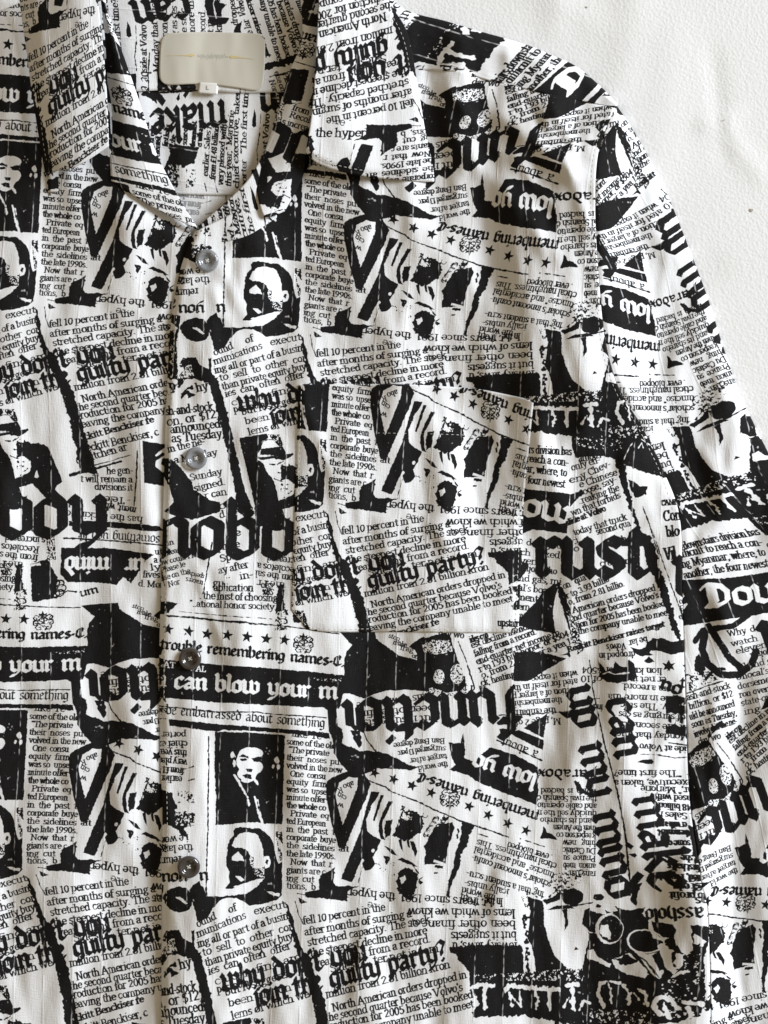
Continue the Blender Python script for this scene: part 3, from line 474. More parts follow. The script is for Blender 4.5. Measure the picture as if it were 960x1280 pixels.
    poly([(205, -45), (292, -45), (300, 40), (400, 95), (480, 88), (570, 112), (650, 150), (720, 185), (775, 195), (720, 213), (600, 205), (500, 205), (430, 240), (468, 300), (440, 385), (400, 480), (350, 590), (300, 712), (265, 690), (230, 580), (205, 470), (188, 380), (190, 290), (230, 255), (320, 220), (270, 160), (235, 110), (230, 40)], 1, .4)
    poly([(268, 292), (330, 255), (388, 262), (378, 335), (338, 440), (292, 556), (262, 440), (246, 370)], 0, .3)
    line((355, 280), (290, 305), 'abo', 28); line((285, 320), (255, 330), 'R', 28); line((320, 380), (265, 350), 'cin', 26); line((300, 425), (265, 415), 'w', 26)
    poly([(290, -70), (340, -60), (420, 20), (500, 100), (450, 90), (380, 60), (330, 68), (285, 45), (295, 10)], 0, .3); poly([(340, -40), (400, -30), (412, 60), (395, 72), (360, 20)], 1, .4); stroke([(415, -60), (440, 20), (500, 98)], 8); poly([(425, -30), (500, -30), (560, 60), (575, 105), (520, 100), (450, 30)], 0, .2)
    poly([(470, 345), (522, 350), (500, 400), (470, 450), (438, 520), (445, 590), (480, 622), (532, 648), (500, 720), (482, 752), (412, 762), (350, 906), (280, 882), (400, 600), (430, 480)], 1, .3)
    poly([(465, 440), (500, 400), (495, 415), (470, 450)], 0, .1); poly([(470, 465), (505, 425), (500, 440), (475, 475)], 0, .1)
    poly([(530, 368), (550, 370), (520, 450), (492, 532), (480, 525), (505, 440)], 1, .2); poly([(580, 405), (606, 408), (570, 480), (540, 540), (545, 620), (560, 650), (530, 640), (515, 590), (520, 530)], 1, .3); poly([(560, 530), (605, 520), (590, 620), (560, 640), (550, 590)], 1, .4)
    poly([(660, 430), (700, 460), (740, 470), (790, 500), (800, 560), (780, 600), (720, 640), (680, 660), (640, 640), (600, 620), (640, 560)], 1, .9); speck([(655, 430), (740, 450), (720, 530), (640, 520)], 0, .1, True); stroke([(620, 600), (680, 440)], 6)
    for k in range(22): a0 = k*2.4; cx_, cy_ = 812+(k*53 % 140), 498+(k*31 % 128)*(1 if k*53 % 140 < 70 else .55); stroke([(cx_+(8+9*t)*math.cos(a0+2.6*t), cy_+(7+9*t)*math.sin(a0+2.6*t)) for t in np.linspace(0, 1.5, 7)], 6)
    poly([(860, 575), (920, 548), (975, 540), (995, 570), (950, 690), (935, 790), (800, 800), (810, 720), (800, 690)], 1, .4); poly([(862, 768), (930, 788), (925, 800), (858, 782)], 0, .1); poly([(870, 800), (920, 805), (918, 822), (860, 812)])
    poly([(640, 650), (660, 640), (670, 720), (655, 700)], 1, .3); poly([(690, 655), (704, 640), (712, 700), (700, 690)], 1, .3); poly([(710, 655), (740, 660), (758, 720), (745, 755), (725, 700)], 1, .3)
    poly([(550, 685), (600, 705), (635, 745), (600, 735)], 1, .2); poly([(630, 770), (660, 755), (720, 780), (760, 810), (700, 795)], 1, .3); stroke([(730, 800), (765, 850)], 9); poly([(545, 740), (590, 755), (585, 775), (560, 800), (555, 770)], 1, .5)
    poly([(420, 745), (480, 750), (495, 790), (470, 830), (430, 835), (415, 800)], 1, .8); speck([(490, 790), (640, 780), (640, 870), (540, 860)], 1, 1.3, True); poly(ell(482, 715, 10, 10), 0)
    poly([(650, 830), (700, 815), (760, 850), (755, 930), (740, 980), (715, 1030), (690, 1010), (640, 970), (625, 890)], 1, .8); poly([(655, 880), (680, 860), (690, 890), (660, 920)], 0, .6); poly([(765, 880), (800, 870), (775, 890), (795, 905), (780, 920), (765, 905)]); poly([(860, 842), (890, 846), (880, 855), (862, 850)]); stroke([(390, 905), (425, 780)], 4)
    F(*C3)
    poly([(190, 535), (262, 560), (215, 690), (190, 720), (165, 830), (130, 900), (110, 965), (120, 1000), (85, 1000), (100, 900), (130, 820), (150, 720), (175, 640)], 1, .8); stroke([(165, 560), (160, 640)], 9, 1, .8); stroke([(115, 870), (135, 850)], 8)
    # ---------- man with the tie, marquee strip, band
    F(*C4)
    poly([(230, 650), (420, 642), (600, 640), (760, 640), (1100, 600), (1300, 590), (1400, 580), (1470, 590), (1540, 640), (1560, 760), (1540, 900), (1450, 950), (1200, 960), (1000, 960), (900, 952), (700, 930), (560, 905), (420, 912), (260, 918), (250, 890), (296, 830), (260, 772), (235, 720)], 1, .9)
    poly([(600, 160), (690, 190), (702, 250), (700, 330), (730, 440), (770, 540), (850, 612), (960, 640), (650, 650), (640, 560), (620, 470), (594, 430), (602, 380), (612, 250), (590, 150)], 1, .4); poly([(690, 185), (760, 160), (812, 120), (800, 180), (720, 220)], 1, .4)
    poly([(698, 245), (720, 210), (790, 185), (850, 205), (880, 240), (985, 232), (988, 400), (955, 610), (880, 615), (800, 560), (762, 490), (730, 400), (705, 320)], 0, .3)
    poly([(718, 250), (760, 225), (850, 215), (900, 235), (850, 245), (770, 243)], 1, .4); poly([(815, 245), (850, 245), (858, 340), (832, 382), (836, 310)], 1, .4); poly([(893, 505), (925, 498), (905, 482)], 1, .2)
    poly(ell(885, 165, 72, 57), 1, .5); stroke([(820, 230), (900, 222), (1020, 202)], 7, 1); speck([(760, 100), (850, 60), (860, 120), (800, 160)], 1, .2, True); stroke([(580, 300), (590, 420), (600, 640)], 14, 1, 1.6); stroke([(625, 140), (660, 165), (740, 160), (800, 100)], 6, 1, .5); speck([(555, 160), (610, 150), (610, 230), (580, 230)], 1, .5, True)
    speck([(750, 20), (960, -20), (960, 60), (860, 110), (740, 70)], 1, .4, True)
    for q, w in [([(255, 730), (300, 718), (380, 725)], 24), ([(325, 740), (330, 865)], 20), ([(460, 745), (480, 722), (610, 735)], 22), ([(482, 770), (498, 850)], 13), ([(495, 780), (545, 845)], 10), ([(545, 760), (552, 850)], 14), ([(625, 738), (795, 745)], 24), ([(645, 765), (662, 800), (650, 860)], 18), ([(735, 765), (740, 865)], 20), ([(845, 722), (925, 712)], 24), ([(885, 735), (895, 860)], 22), ([(830, 850), (860, 800), (890, 850)], 14), ([(930, 870), (960, 810), (1000, 830)], 13)]: stroke(q, w, 0, .6)
    speck([(640, 640), (960, 600), (950, 690), (560, 690), (300, 690), (240, 655)], 0, .8, True)
    F(*D4)
    for q, w in [([(285, 850), (245, 770), (260, 710), (310, 685), (370, 705)], 17), ([(305, 700), (325, 760), (330, 830)], 12), ([(395, 720), (430, 770), (430, 830)], 16), ([(470, 745), (506, 760), (522, 840)], 14), ([(455, 770), (513, 840)], 7), ([(580, 895), (551, 840), (564, 795), (596, 790), (628, 815), (647, 860)], 20), ([(599, 850), (622, 920)], 18), ([(676, 825), (746, 830)], 24), ([(692, 850), (702, 900), (679, 950)], 18)]: stroke(q, w, 0, .6)
    poly([(160, 252), (240, 230), (300, 272), (400, 250), (470, 262), (538, 330), (628, 345), (705, 350), (772, 360), (766, 450), (743, 560), (756, 640), (743, 700), (150, 690), (150, 600), (190, 400), (145, 340)], 1, .5)
    poly(ell(310, 372, 82, 95), 0, .3); poly(ell(318, 372, 70, 84), 1, .3); poly([(262, 350), (300, 345), (320, 395), (318, 440), (270, 420), (250, 385)], 0, .5)
    poly([(350, 230), (430, 260), (513, 235), (470, 320), (400, 340)], 1, .6); poly([(235, 140), (270, 150), (300, 205), (340, 280), (250, 270), (200, 250), (225, 190)], 0, .4, 1); poly(ell(255, 170, 34, 20), 1, .6); poly([(240, 210), (270, 225), (255, 240), (235, 235)]); poly([(290, 255), (330, 270), (300, 275)])
    poly([(420, 470), (500, 530), (551, 520), (586, 640), (564, 682), (526, 640), (470, 545), (425, 500)], 0, .3); poly([(325, 560), (420, 520), (526, 650), (500, 670), (420, 655), (340, 610)], 0, .6); stroke([(425, 500), (500, 570), (564, 670)], 8); stroke([(513, 640), (558, 690)], 7)
    poly(ell(495, 450, 90, 74, rot=12), 0, .2); poly(ell(497, 450, 82, 66, rot=12), 1, .2)
    poly([(180, 505), (215, 500), (240, 545), (320, 590), (310, 612), (240, 575), (175, 555)], 0, .4); poly([(330, 560), (400, 530), (470, 570), (400, 600)], 1, 1.2)
    poly([(519, 320), (529, 310), (538, 380), (564, 425), (602, 430), (577, 450), (538, 430), (516, 380)], 0, .3); poly([(622, 330), (663, 308), (692, 350), (702, 500), (676, 530), (654, 515), (622, 430), (631, 380)], 0, .4); poly([(554, 470), (602, 455), (628, 520), (660, 530), (663, 590), (628, 650), (596, 620), (570, 540)], 0, .4); stroke([(622, 520), (622, 580), (641, 620)], 12, 1, .6); stroke([(596, 470), (641, 510)], 16, 1, .9); poly([(529, 540), (551, 520), (590, 620), (564, 630)], 1, .4)
    poly([(705, 400), (756, 450), (737, 480), (705, 465)], 0, .4); poly([(705, 480), (730, 460), (724, 510), (756, 540), (718, 540)], 1, .5); stroke([(628, 660), (654, 635), (686, 632)], 12, 0); poly(ell(838, 580, 10, 10), 0); stroke([(150, 345), (190, 390), (240, 400)], 6, 0)
    speck([(628, 440), (775, 520), (756, 700), (666, 700)], 0, 1.2, True); speck([(590, 660), (794, 640), (794, 940), (538, 900)], 0, 1.25, True); speck([(0, 620), (150, 620), (160, 690), (0, 690)], 0, .9, True); speck([(150, 860), (538, 880), (538, 960), (150, 950)], 0, 1.1, True)
    # ---------- thick torn rule between the columns, the two slogans, loose star
    F(0, 0, 1)
    poly([(356, 1127), (361, 1130), (371, 1172), (380, 1192), (388, 1195), (393, 1215), (406, 1250), (412, 1285), (420, 1330), (430, 1368), (408, 1362), (398, 1290), (388, 1240), (377, 1208), (368, 1180)], 1, 1.0)
    F(*A4)
    line((395, 760), (1297, 566), "why don't you", 88, 'B', 1, .95); line((600, 852), (1800, 562), 'join the guilty party?', 82, 'B', 1, .95)
    F(*D2); star(690, 462, 38, 1, -10); line((770, 590), (640, 545), 'ou', 60, 'B', 1, 1.2)
    # ---------- worn ink: edges wander a little, pinholes, and the raised cords of the weave print badly
    global INK
    jj, ii = np.meshgrid(np.arange(NU), np.arange(NV))
    dx = np.rint(pnoise(5, 21)*.38).astype(int); dy = np.rint(pnoise(5, 22)*.38).astype(int)
    out = INK[(ii+dy) % NV, (jj+dx) % NU]
    out = np.clip(out-.55*np.clip(pnoise(1.1, 23)-3.1, 0, 1), 0, 1)
    out = np.clip(out-.5*np.clip(pnoise(2.6, 31)+.6*pnoise(14, 32)-3.0, 0, 1), 0, 1)
    cord = np.abs(((jj+.5)/NU*18+.35) % 1-.5)*650/18          # distance to the nearest cord, cloth units
    fade = np.clip(1.05-cord, 0, 1)*np.clip(.2+.8*pnoise(1.6, 24, 6), 0, 1)
    return np.clip(out*(1-.6*fade), 0, 1)
# ---------------------------------------------------------------- how each cut piece of cloth lies on the printed repeat
class Warp:
    """thin-plate map from lay-out units to print units"""
    def __init__(self, pairs, lam=30.0):
        C = np.array([p[:2] for p in pairs], float); D = np.array([p[2:] for p in pairs], float)
        n = len(C); self.C = C
        K = self.k(C, C)+lam*np.eye(n); P = np.hstack([np.ones((n, 1)), C])
        M = np.zeros((n+3, n+3)); M[:n, :n] = K; M[:n, n:] = P; M[n:, :n] = P.T
        self.w = np.linalg.solve(M, np.vstack([D, np.zeros((3, 2))]))
    def k(self, a, b):
        d = np.hypot(a[:, None, 0]-b[None, :, 0], a[:, None, 1]-b[None, :, 1])/100
        return np.where(d > 0, d*d*np.log(d+1e-12), 0)*100
    def __call__(self, x, y):
        q = np.stack([np.ravel(x), np.ravel(y)], 1).astype(float)
        o = self.k(q, self.C) @ self.w[:-3]+np.hstack([np.ones((len(q), 1)), q]) @ self.w[-3:]
        return o[:, 0], o[:, 1]
ident = [(x, y, x, float(even(y))) for x in (205, 330, 450, 570, 690, 800, 870) for y in (560, 700, 840, 980, 1130, 1290)]
ident = [q for q in ident if not (q[0] > 790 and q[1] > 900)]+[(800, 980, 800, 980), (870, 980, 860, 980), (800, 1100, 800, 1100), (885, 1100, 853, 1100), (890, 1200, 856, 1186), (800, 1290, 800, 1263), (890, 1290, 857, 1263)]+[(x, 1700, x, 1673) for x in (205, 450, 690, 850)]
WARP_RIGHT = Warp(ident+[(378, 403, 378, 403), (395, 447, 400, 443), (290, 323, 290, 326), (377, 327, 374, 324), (225, 340, 225, 343), (225, 450, 225, 452), (300, 450, 300, 450), (588, 235, 582, 222), (693, 240, 694, 254), (697, 290, 693, 300),
    (590, 270, 583, 255), (517, 285, 513, 268), (563, 300, 560, 285), (587, 305, 583, 292), (612, 313, 607, 302), (659, 326, 655, 323), (682, 328, 679, 332), (657, 157, 643, 152), (650, 200, 655, 212), (470, 240, 470, 230)], 3)
WARP_LEFT = Warp([(32, 1080, 357, 1108), (109, 795, 430, 832), (21, 841, 343, 870), (13, 535, 344, 565), (55, 773, 381, 800), (57, 1116, 379, 1146), (48, 370, 378, 403), (60, 408, 400, 441), (190, 560, 516, 590), (195, 1200, 515, 1216), (-100, 1100, 222, 1126), (-100, 500, 225, 532), (53, 235, 378, 268), (82, 502, 416, 535), (60, 1280, 380, 1290), (-100, 1700, 220, 1700), (200, 1700, 520, 1705)], 10)
WARP_POCKET = Warp([(409, 623, 378, 403), (427, 668, 400, 442), (613, 513, 583, 292), (635, 525, 607, 302), (640, 780, 611, 560), (380, 780, 350, 560)], 5)
WARP_SLEEVE = Warp([(748, 373, 620, 250), (813, 375, 694, 254), (822, 420, 693, 300), (793, 452, 655, 323), (816, 454, 679, 332), (769, 452, 631, 313), (842, 455, 708, 338), (907, 511, 738, 412), (923, 573, 742, 469), (910, 595, 736, 489), (894, 677, 660, 566), (952, 668, 714, 569), (904, 715, 656, 604), (934, 749, 668, 640),
    (928, 918, 609, 804), (945, 938, 620, 832), (906, 967, 572, 842), (895, 984, 549, 846), (926, 973, 593, 858), (945, 1157, 569, 1031), (917, 1212, 530, 1080), (942, 1211, 554, 1084), (932, 1128, 562, 998), (907, 1128, 539, 991), (957, 1132, 586, 1008),
    (840, 278, 740, 165), (840, 310, 749, 190), (862, 335, 760, 234), (885, 377, 775, 282), (898, 407, 781, 320), (862, 362, 762, 256), (798, 245, 729, 117), (745, 262, 664, 112), (743, 290, 663, 145), (774, 153, 722, 22), (775, 218, 712, 86), (807, 230, 751, 106)], 12)
WARP_COLLAR_LEFT = Warp([(37, 75, 400, 440), (110, 32, 503, 426), (67, 173, 437, 535), (60, 142, 435, 509), (58, 187, 429, 545), (125, 120, 510, 506)], 20)
WARP_COLLAR_RIGHT = Warp([(515, 127, 400, 440), (408, 148, 503, 426), (482, 15, 437, 535), (483, 50, 435, 509), (395, 35, 520, 522), (540, 215, 385, 345), (420, 205, 490, 375)], 20)
WARP_STAND_LEFT = Warp([(149, 184, 358, 868), (175, 188, 387, 868), (143, 138, 363, 826), (175, 144, 396, 826), (154, 120, 381, 804), (142, 210, 346, 900), (188, 223, 384, 906)], 20)
WARP_STAND_RIGHT = Warp([(359, 145, 376, 710), (353, 165, 386, 689), (355, 240, 352, 605), (385, 155, 350, 706), (340, 205, 376, 645)], 20)
WARP_BACK = Warp([(281, 122, 789, 998), (195, 135, 806, 1105), (270, 227, 880, 1008), (273, 160, 820, 1004), (280, 233, 884, 998), (258, 218, 878, 1019)], 20)
WARP_YOKE = Warp([(630, 100, 610, 560), (667, 60, 655, 565), (663, 113, 612, 598), (722, 105, 634, 640), (600, 60, 641, 534)], 20)
WARP_NECK = Warp([(150, 10, 780, 960), (340, 10, 770, 770), (150, 100, 870, 968), (340, 100, 860, 778)], 20)
WARP_FACING = Warp([(274, 293, 842, 1017), (269, 272, 828, 1016), (283, 300, 842, 1006), (277, 264, 820, 1004), (292, 293, 840, 996), (285, 260, 818, 993)], 20)
# ---------------------------------------------------------------- helpers
C = scene.collection
def W(px, py, z):
    """lay-out units seen from above (480, 640 is under the camera) and height in units -> metres"""
    zm = np.asarray(z, float)*K; f = (CAM_H-zm)/CAM_H
    return np.stack([(np.asarray(px, float)-480)*K*f, -(np.asarray(py, float)-640)*K*f, zm], -1)
def link(name, verts, faces, mat, parent=None, uv=None, smooth=True):
    me = bpy.data.meshes.new(name); me.from_pydata([tuple(v) for v in verts], [], faces); me.update()
    if smooth: me.polygons.foreach_set('use_smooth', [True]*len(me.polygons))
    if uv is not None:
        l = me.uv_layers.new(name='UVMap'); idx = np.zeros(len(me.loops), int); me.loops.foreach_get('vertex_index', idx)
        l.data.foreach_set('uv', np.asarray(uv, np.float32)[idx].ravel())
    me.materials.append(mat); o = bpy.data.objects.new(name, me); C.objects.link(o)
    if parent: o.parent = parent
    return o
def empty(name, loc=(0, 0, 0)):
    o = bpy.data.objects.new(name, None); C.objects.link(o); o.location = loc; o.empty_display_size = .02; return o
def resample(pts, n, closed=False):
    P = np.array(pts, float); Q = []
    m = len(P)
    for i in range(m-1):
        a, b, c, d = P[max(i-1, 0)], P[i], P[i+1], P[min(i+2, m-1)]
        for t in np.linspace(0, 1, 12)[:-1]: Q.append(.5*((2*b)+(c-a)*t+(2*a-5*b+4*c-d)*t*t+(-a+3*b-3*c+d)*t**3))
    Q.append(P[-1]); Q = np.array(Q); L = np.r_[0, np.cumsum(np.hypot(*np.diff(Q, axis=0).T))]; s = np.linspace(0, L[-1], n)
    return np.stack([np.interp(s, L, Q[:, 0]), np.interp(s, L, Q[:, 1])], 1)
def coons(top, right, bottom, left, nu, nv):
    t, b = resample(top, nu), resample(bottom, nu); l, r = resample(left, nv), resample(right, nv)
    s = np.linspace(0, 1, nu)[None, :, None]; v = np.linspace(0, 1, nv)[:, None, None]
    G = (1-v)*t[None]+v*b[None]+(1-s)*l[:, None]+s*r[:, None]-((1-s)*(1-v)*t[0]+s*(1-v)*t[-1]+(1-s)*v*b[0]+s*v*b[-1])
    return G[..., 0], G[..., 1]
def sheet(name, edges, nu, nv, zf, warp, mat, parent, thick=.0005):
    X, Y = coons(*edges, nu, nv)
    sd = np.linspace(0, 1, nu)[None, :]+0*X; td = np.linspace(0, 1, nv)[:, None]+0*X
    Z = zf(X, Y, sd, td)
    V = W(X, Y, Z).reshape(-1, 3); uv = None
    if warp is not None:
        tx, ty = warp(X, Y); q = ILAT @ np.stack([tx-P0[0], ty-P0[1]]); uv = np.stack([q[0], 1-q[1]], 1)
    faces = [(j*nu+i, (j+1)*nu+i, (j+1)*nu+i+1, j*nu+i+1) for j in range(nv-1) for i in range(nu-1)]
    o = link(name, V, faces, mat, parent, uv)
    if thick:
        m = o.modifiers.new('thickness', 'SOLIDIFY'); m.thickness = thick; m.offset = -1
    return o
# ---------------------------------------------------------------- how the cloth lies: folds and puckers, heights in units
_w = []
_r = np.random.default_rng(11)
for lx, ly, amp, n in [(80, 420, 1.5, 9), (36, 150, .5, 12), (150, 260, 2.4, 7), (20, 60, .2, 18), (320, 380, 3.4, 5)]:
    for _ in range(n): _w.append((2*np.pi/lx*_r.uniform(.7, 1.4), 2*np.pi/ly*_r.uniform(-1.3, 1.3), _r.uniform(0, 6.28), amp*_r.uniform(.5, 1.2)/math.sqrt(n)*1.4))
def und(x, y):
    o = 0
    for a, b, p, m in _w: o = o+m*np.sin(a*x+b*y+p)
    return o
def sstep(a, b, x):
    t = np.clip((x-a)/(b-a), 0, 1); return t*t*(3-2*t)
def ridge(x, y, pts, h, wl, wr, f0=40, f1=40):
    P = np.array(pts, float); c = np.interp(y, P[:, 1], P[:, 0]); d = x-c
    e = sstep(P[0, 1]-f0, P[0, 1]+f0*.3, y)*(1-sstep(P[-1, 1]-f1*.3, P[-1, 1]+f1, y))
    return h*e*np.where(d < 0, np.exp(-(d/wl)**2), np.exp(-(d/wr)**2))
def fold(x, y, a, b, h, w):
    """a fold line from a to b with soft ends"""
    a = np.array(a, float); b = np.array(b, float); L = np.hypot(*(b-a)); ex, ey = (b-a)/L
    s = (x-a[0])*ex+(y-a[1])*ey; d = -(x-a[0])*ey+(y-a[1])*ex
    return h*np.exp(-(d/w)**2)*sstep(-.15*L, .2*L, s)*(1-sstep(.8*L, 1.15*L, s))
_cr = []
_q = np.random.default_rng(23)
for _ in range(70):
    cx_, cy_ = _q.uniform(-60, 1000), _q.uniform(150, 1700); an = math.radians(90+_q.normal(0, 26)); ln = _q.uniform(50, 170)
    _cr.append(((cx_-ln/2*math.cos(an), cy_-ln/2*math.sin(an)), (cx_+ln/2*math.cos(an), cy_+ln/2*math.sin(an)), _q.uniform(1.2, 3.4)*(1 if _q.random() > .3 else -1), _q.uniform(7, 15)))
for (a_, b_, h_, w_) in [((700, 180), (742, 300), 4, 10), ((765, 500), (700, 560), 4, 10), ((800, 560), (730, 640), 4, 11), ((835, 640), (760, 700), 3.5, 10), ((850, 700), (800, 800), 3, 10), ((640, 190), (690, 260), 3, 9), ((300, 300), (420, 340), 2.5, 10), ((560, 110), (620, 190), 4, 9), ((690, 130), (720, 190), 4, 7), ((660, 125), (690, 190), -3, 7), ((870, 700), (930, 820), 4, 12), ((865, 960), (900, 1060), 5, 10), ((870, 1010), (845, 1120), 4, 10), ((830, 920), (800, 1060), 4, 11), ((880, 560), (910, 640), 4, 10), ((255, 300), (320, 420), 2, 9)]: _cr.append((a_, b_, h_, w_))
def creases(x, y):
    o = 0
    for a, b, h, w in _cr: o = o+fold(x, y, a, b, h, w)
    return o
ARM = [(768, 135), (748, 190), (744, 260), (748, 340), (757, 430), (775, 490), (800, 530), (830, 590), (850, 650)]
def body(x, y):
    z = 14+und(x, y)+creases(x, y)
    z = z+ridge(x, y, ARM[:6], 38, 150, 34, 60, 70)
    z = z+ridge(x, y, [(800, 560), (838, 640), (852, 760), (856, 880)], 13, 120, 26, 60, 60)
    z = z+ridge(x, y, [(872, 1060), (884, 1200), (890, 1750)], 38, 90, 26, 90, 20)
    z = z+ridge(x, y, [(280, 860), (276, 1000), (278, 1150)], 4, 45, 40, 60, 60)
    z = z+fold(x, y, (560, 160), (705, 330), 5, 16)+fold(x, y, (620, 140), (735, 230), 6, 14)+fold(x, y, (500, 250), (640, 420), 3, 22)
    z = z+fold(x, y, (660, 560), (830, 900), 5, 26)+fold(x, y, (760, 880), (690, 1010), 5, 22)+fold(x, y, (610, 800), (700, 960), 4, 26)+fold(x, y, (470, 1060), (440, 1290), 3.2, 16)+fold(x, y, (560, 560), (540, 760), 3, 20)
    z = z+fold(x, y, (880, 400), (800, 560), 5, 20)+fold(x, y, (930, 560), (870, 720), 5, 20)+fold(x, y, (900, 860), (890, 1100), 7, 18)+fold(x, y, (790, 250), (850, 330), 4, 18)+fold(x, y, (960, 800), (940, 1240), 6, 24)
    z = z+1.6*np.sin(x/11+y/17)*sstep(600, 660, x)*(1-sstep(175, 215, y))*sstep(90, 130, y)*(1-sstep(790, 820, x))
    return z
# ---------------------------------------------------------------- materials
def nodes(name):
    m = bpy.data.materials.new(name); m.use_nodes = True; nt = m.node_tree; return m, nt, nt.nodes['Principled BSDF']
def N(nt, typ, **kw):
    n = nt.nodes.new(typ)
    for k, v in kw.items(): setattr(n, k, v)
    return n
def plain(name, col, rough=.6, **ins):
    m, nt, b = nodes(name); b.inputs['Base Color'].default_value = (*col, 1); b.inputs['Roughness'].default_value = rough
    for k, v in ins.items(): b.inputs[k.replace('_', ' ')].default_value = v
    return m
ink = build_print()
img = bpy.data.images.new('newsprint_repeat', NU, NV, alpha=False); img.colorspace_settings.name = 'Non-Color'
px = np.ones((NV, NU, 4), np.float32); px[..., :3] = ink[::-1, :, None]; img.pixels.foreach_set(px.ravel()); img.update(); img.pack()
def cloth(name, printed=True, fade=1.0):
    m, nt, b = nodes(name); L = nt.links.new
    uv = N(nt, 'ShaderNodeTexCoord'); sep = N(nt, 'ShaderNodeSeparateXYZ'); L(uv.outputs['UV'], sep.inputs[0])
    ob = uv.outputs['Object']
    tint = N(nt, 'ShaderNodeTexNoise'); tint.inputs['Scale'].default_value = 14; tint.inputs['Detail'].default_value = 3; L(ob, tint.inputs['Vector'])
    base = N(nt, 'ShaderNodeMix', data_type='RGBA'); base.inputs[6].default_value = (.86, .868, .885, 1); base.inputs[7].default_value = (.845, .845, .85, 1); L(tint.outputs[0], base.inputs[0])
    col = base.outputs[2]
    # threads: fine irregular slubs along the cloth and across it
    mp = N(nt, 'ShaderNodeMapping'); mp.inputs['Scale'].default_value = (420, 60, 1); L(uv.outputs['UV'], mp.inputs[0])
    th = N(nt, 'ShaderNodeTexNoise'); th.inputs['Scale'].default_value = 1; th.inputs['Detail'].default_value = 2; L(mp.outputs[0], th.inputs['Vector'])
    mp2 = N(nt, 'ShaderNodeMapping'); mp2.inputs['Scale'].default_value = (70, 430, 1); L(uv.outputs['UV'], mp2.inputs[0])
    th2 = N(nt, 'ShaderNodeTexNoise'); th2.inputs['Scale'].default_value = 1; th2.inputs['Detail'].default_value = 2; L(mp2.outputs[0], th2.inputs['Vector'])
    add = N(nt, 'ShaderNodeMath', operation='ADD'); L(th.outputs[0], add.inputs[0]); L(th2.outputs[0], add.inputs[1])
    # raised cords, 18 to the repeat
    wob = N(nt, 'ShaderNodeTexNoise'); wob.inputs['Scale'].default_value = 9; L(uv.outputs['UV'], wob.inputs['Vector'])
    ma = N(nt, 'ShaderNodeMath', operation='MULTIPLY_ADD'); ma.inputs[1].default_value = 18; ma.inputs[2].default_value = .35; L(sep.outputs[0], ma.inputs[0])
    fr = N(nt, 'ShaderNodeMath', operation='FRACT'); L(ma.outputs[0], fr.inputs[0])
    pp = N(nt, 'ShaderNodeMath', operation='SUBTRACT'); pp.inputs[1].default_value = .5; L(fr.outputs[0], pp.inputs[0])
    ab = N(nt, 'ShaderNodeMath', operation='ABSOLUTE'); L(pp.outputs[0], ab.inputs[0])
    mr = N(nt, 'ShaderNodeMapRange', interpolation_type='SMOOTHSTEP'); mr.inputs[1].default_value = .055; mr.inputs[2].default_value = .0; L(ab.outputs[0], mr.inputs[0])
    wm = N(nt, 'ShaderNodeMapping'); wm.inputs['Scale'].default_value = (25, 40, 1); L(uv.outputs['UV'], wm.inputs[0]); L(wm.outputs[0], wob.inputs['Vector']); wob.inputs['Scale'].default_value = 1
    wr = N(nt, 'ShaderNodeMapRange'); wr.inputs[1].default_value = .35; wr.inputs[2].default_value = .7; wr.inputs[3].default_value = .1; L(wob.outputs[0], wr.inputs[0])
    cm = N(nt, 'ShaderNodeMath', operation='MULTIPLY'); L(mr.outputs[0], cm.inputs[0]); L(wr.outputs[0], cm.inputs[1])
    if printed:
        t = N(nt, 'ShaderNodeTexImage', image=img, interpolation='Linear', extension='REPEAT'); L(uv.outputs['UV'], t.inputs[0])
        wear = N(nt, 'ShaderNodeMath', operation='MULTIPLY_ADD'); wear.inputs[1].default_value = -.012; wear.inputs[2].default_value = fade; L(add.outputs[0], wear.inputs[0])
        f = N(nt, 'ShaderNodeMath', operation='MULTIPLY'); L(t.outputs[0], f.inputs[0]); L(wear.outputs[0], f.inputs[1])
        mx = N(nt, 'ShaderNodeMix', data_type='RGBA'); L(f.outputs[0], mx.inputs[0]); L(col, mx.inputs[6]); mx.inputs[7].default_value = (.0055, .0046, .0046, 1); col = mx.outputs[2]
    L(col, b.inputs['Base Color']); b.inputs['Roughness'].default_value = .88; b.inputs['Specular IOR Level'].default_value = .05
    b1 = N(nt, 'ShaderNodeBump'); b1.inputs['Strength'].default_value = .32; b1.inputs['Distance'].default_value = .0004; L(add.outputs[0], b1.inputs['Height'])
    b2 = N(nt, 'ShaderNodeBump'); b2.inputs['Strength'].default_value = .36; b2.inputs['Distance'].default_value = .00045; L(cm.outputs[0], b2.inputs['Height']); L(b1.outputs[0], b2.inputs['Normal'])
    L(b2.outputs[0], b.inputs['Normal']); return m
M_CLOTH = cloth('newsprint_cotton'); M_REVERSE = cloth('newsprint_cotton_wrong_side', True, .62)
M_THREAD = plain('white_thread', (.78, .76, .71), .8)
M_GOLD = plain('gold_thread', (.66, .53, .26), .6)
M_FAINT = plain('pale_woven_thread', (.66, .66, .60), .7)
def button_mat(name, col, tr):
    m, nt, b = nodes(name); b.inputs['Base Color'].default_value = (*col, 1); b.inputs['Roughness'].default_value = .12; b.inputs['Coat Weight'].default_value = .6; b.inputs['Transmission Weight'].default_value = tr; b.inputs['IOR'].default_value = 1.5; return m
M_CLEAR = button_mat('clear_resin', (.45, .46, .48), .55); M_CLEAR_DIM = button_mat('clear_resin_painted_dim', (.07, .06, .053), .2)  # same resin twice: the lower buttons' weaker reflection is put into a darker colour
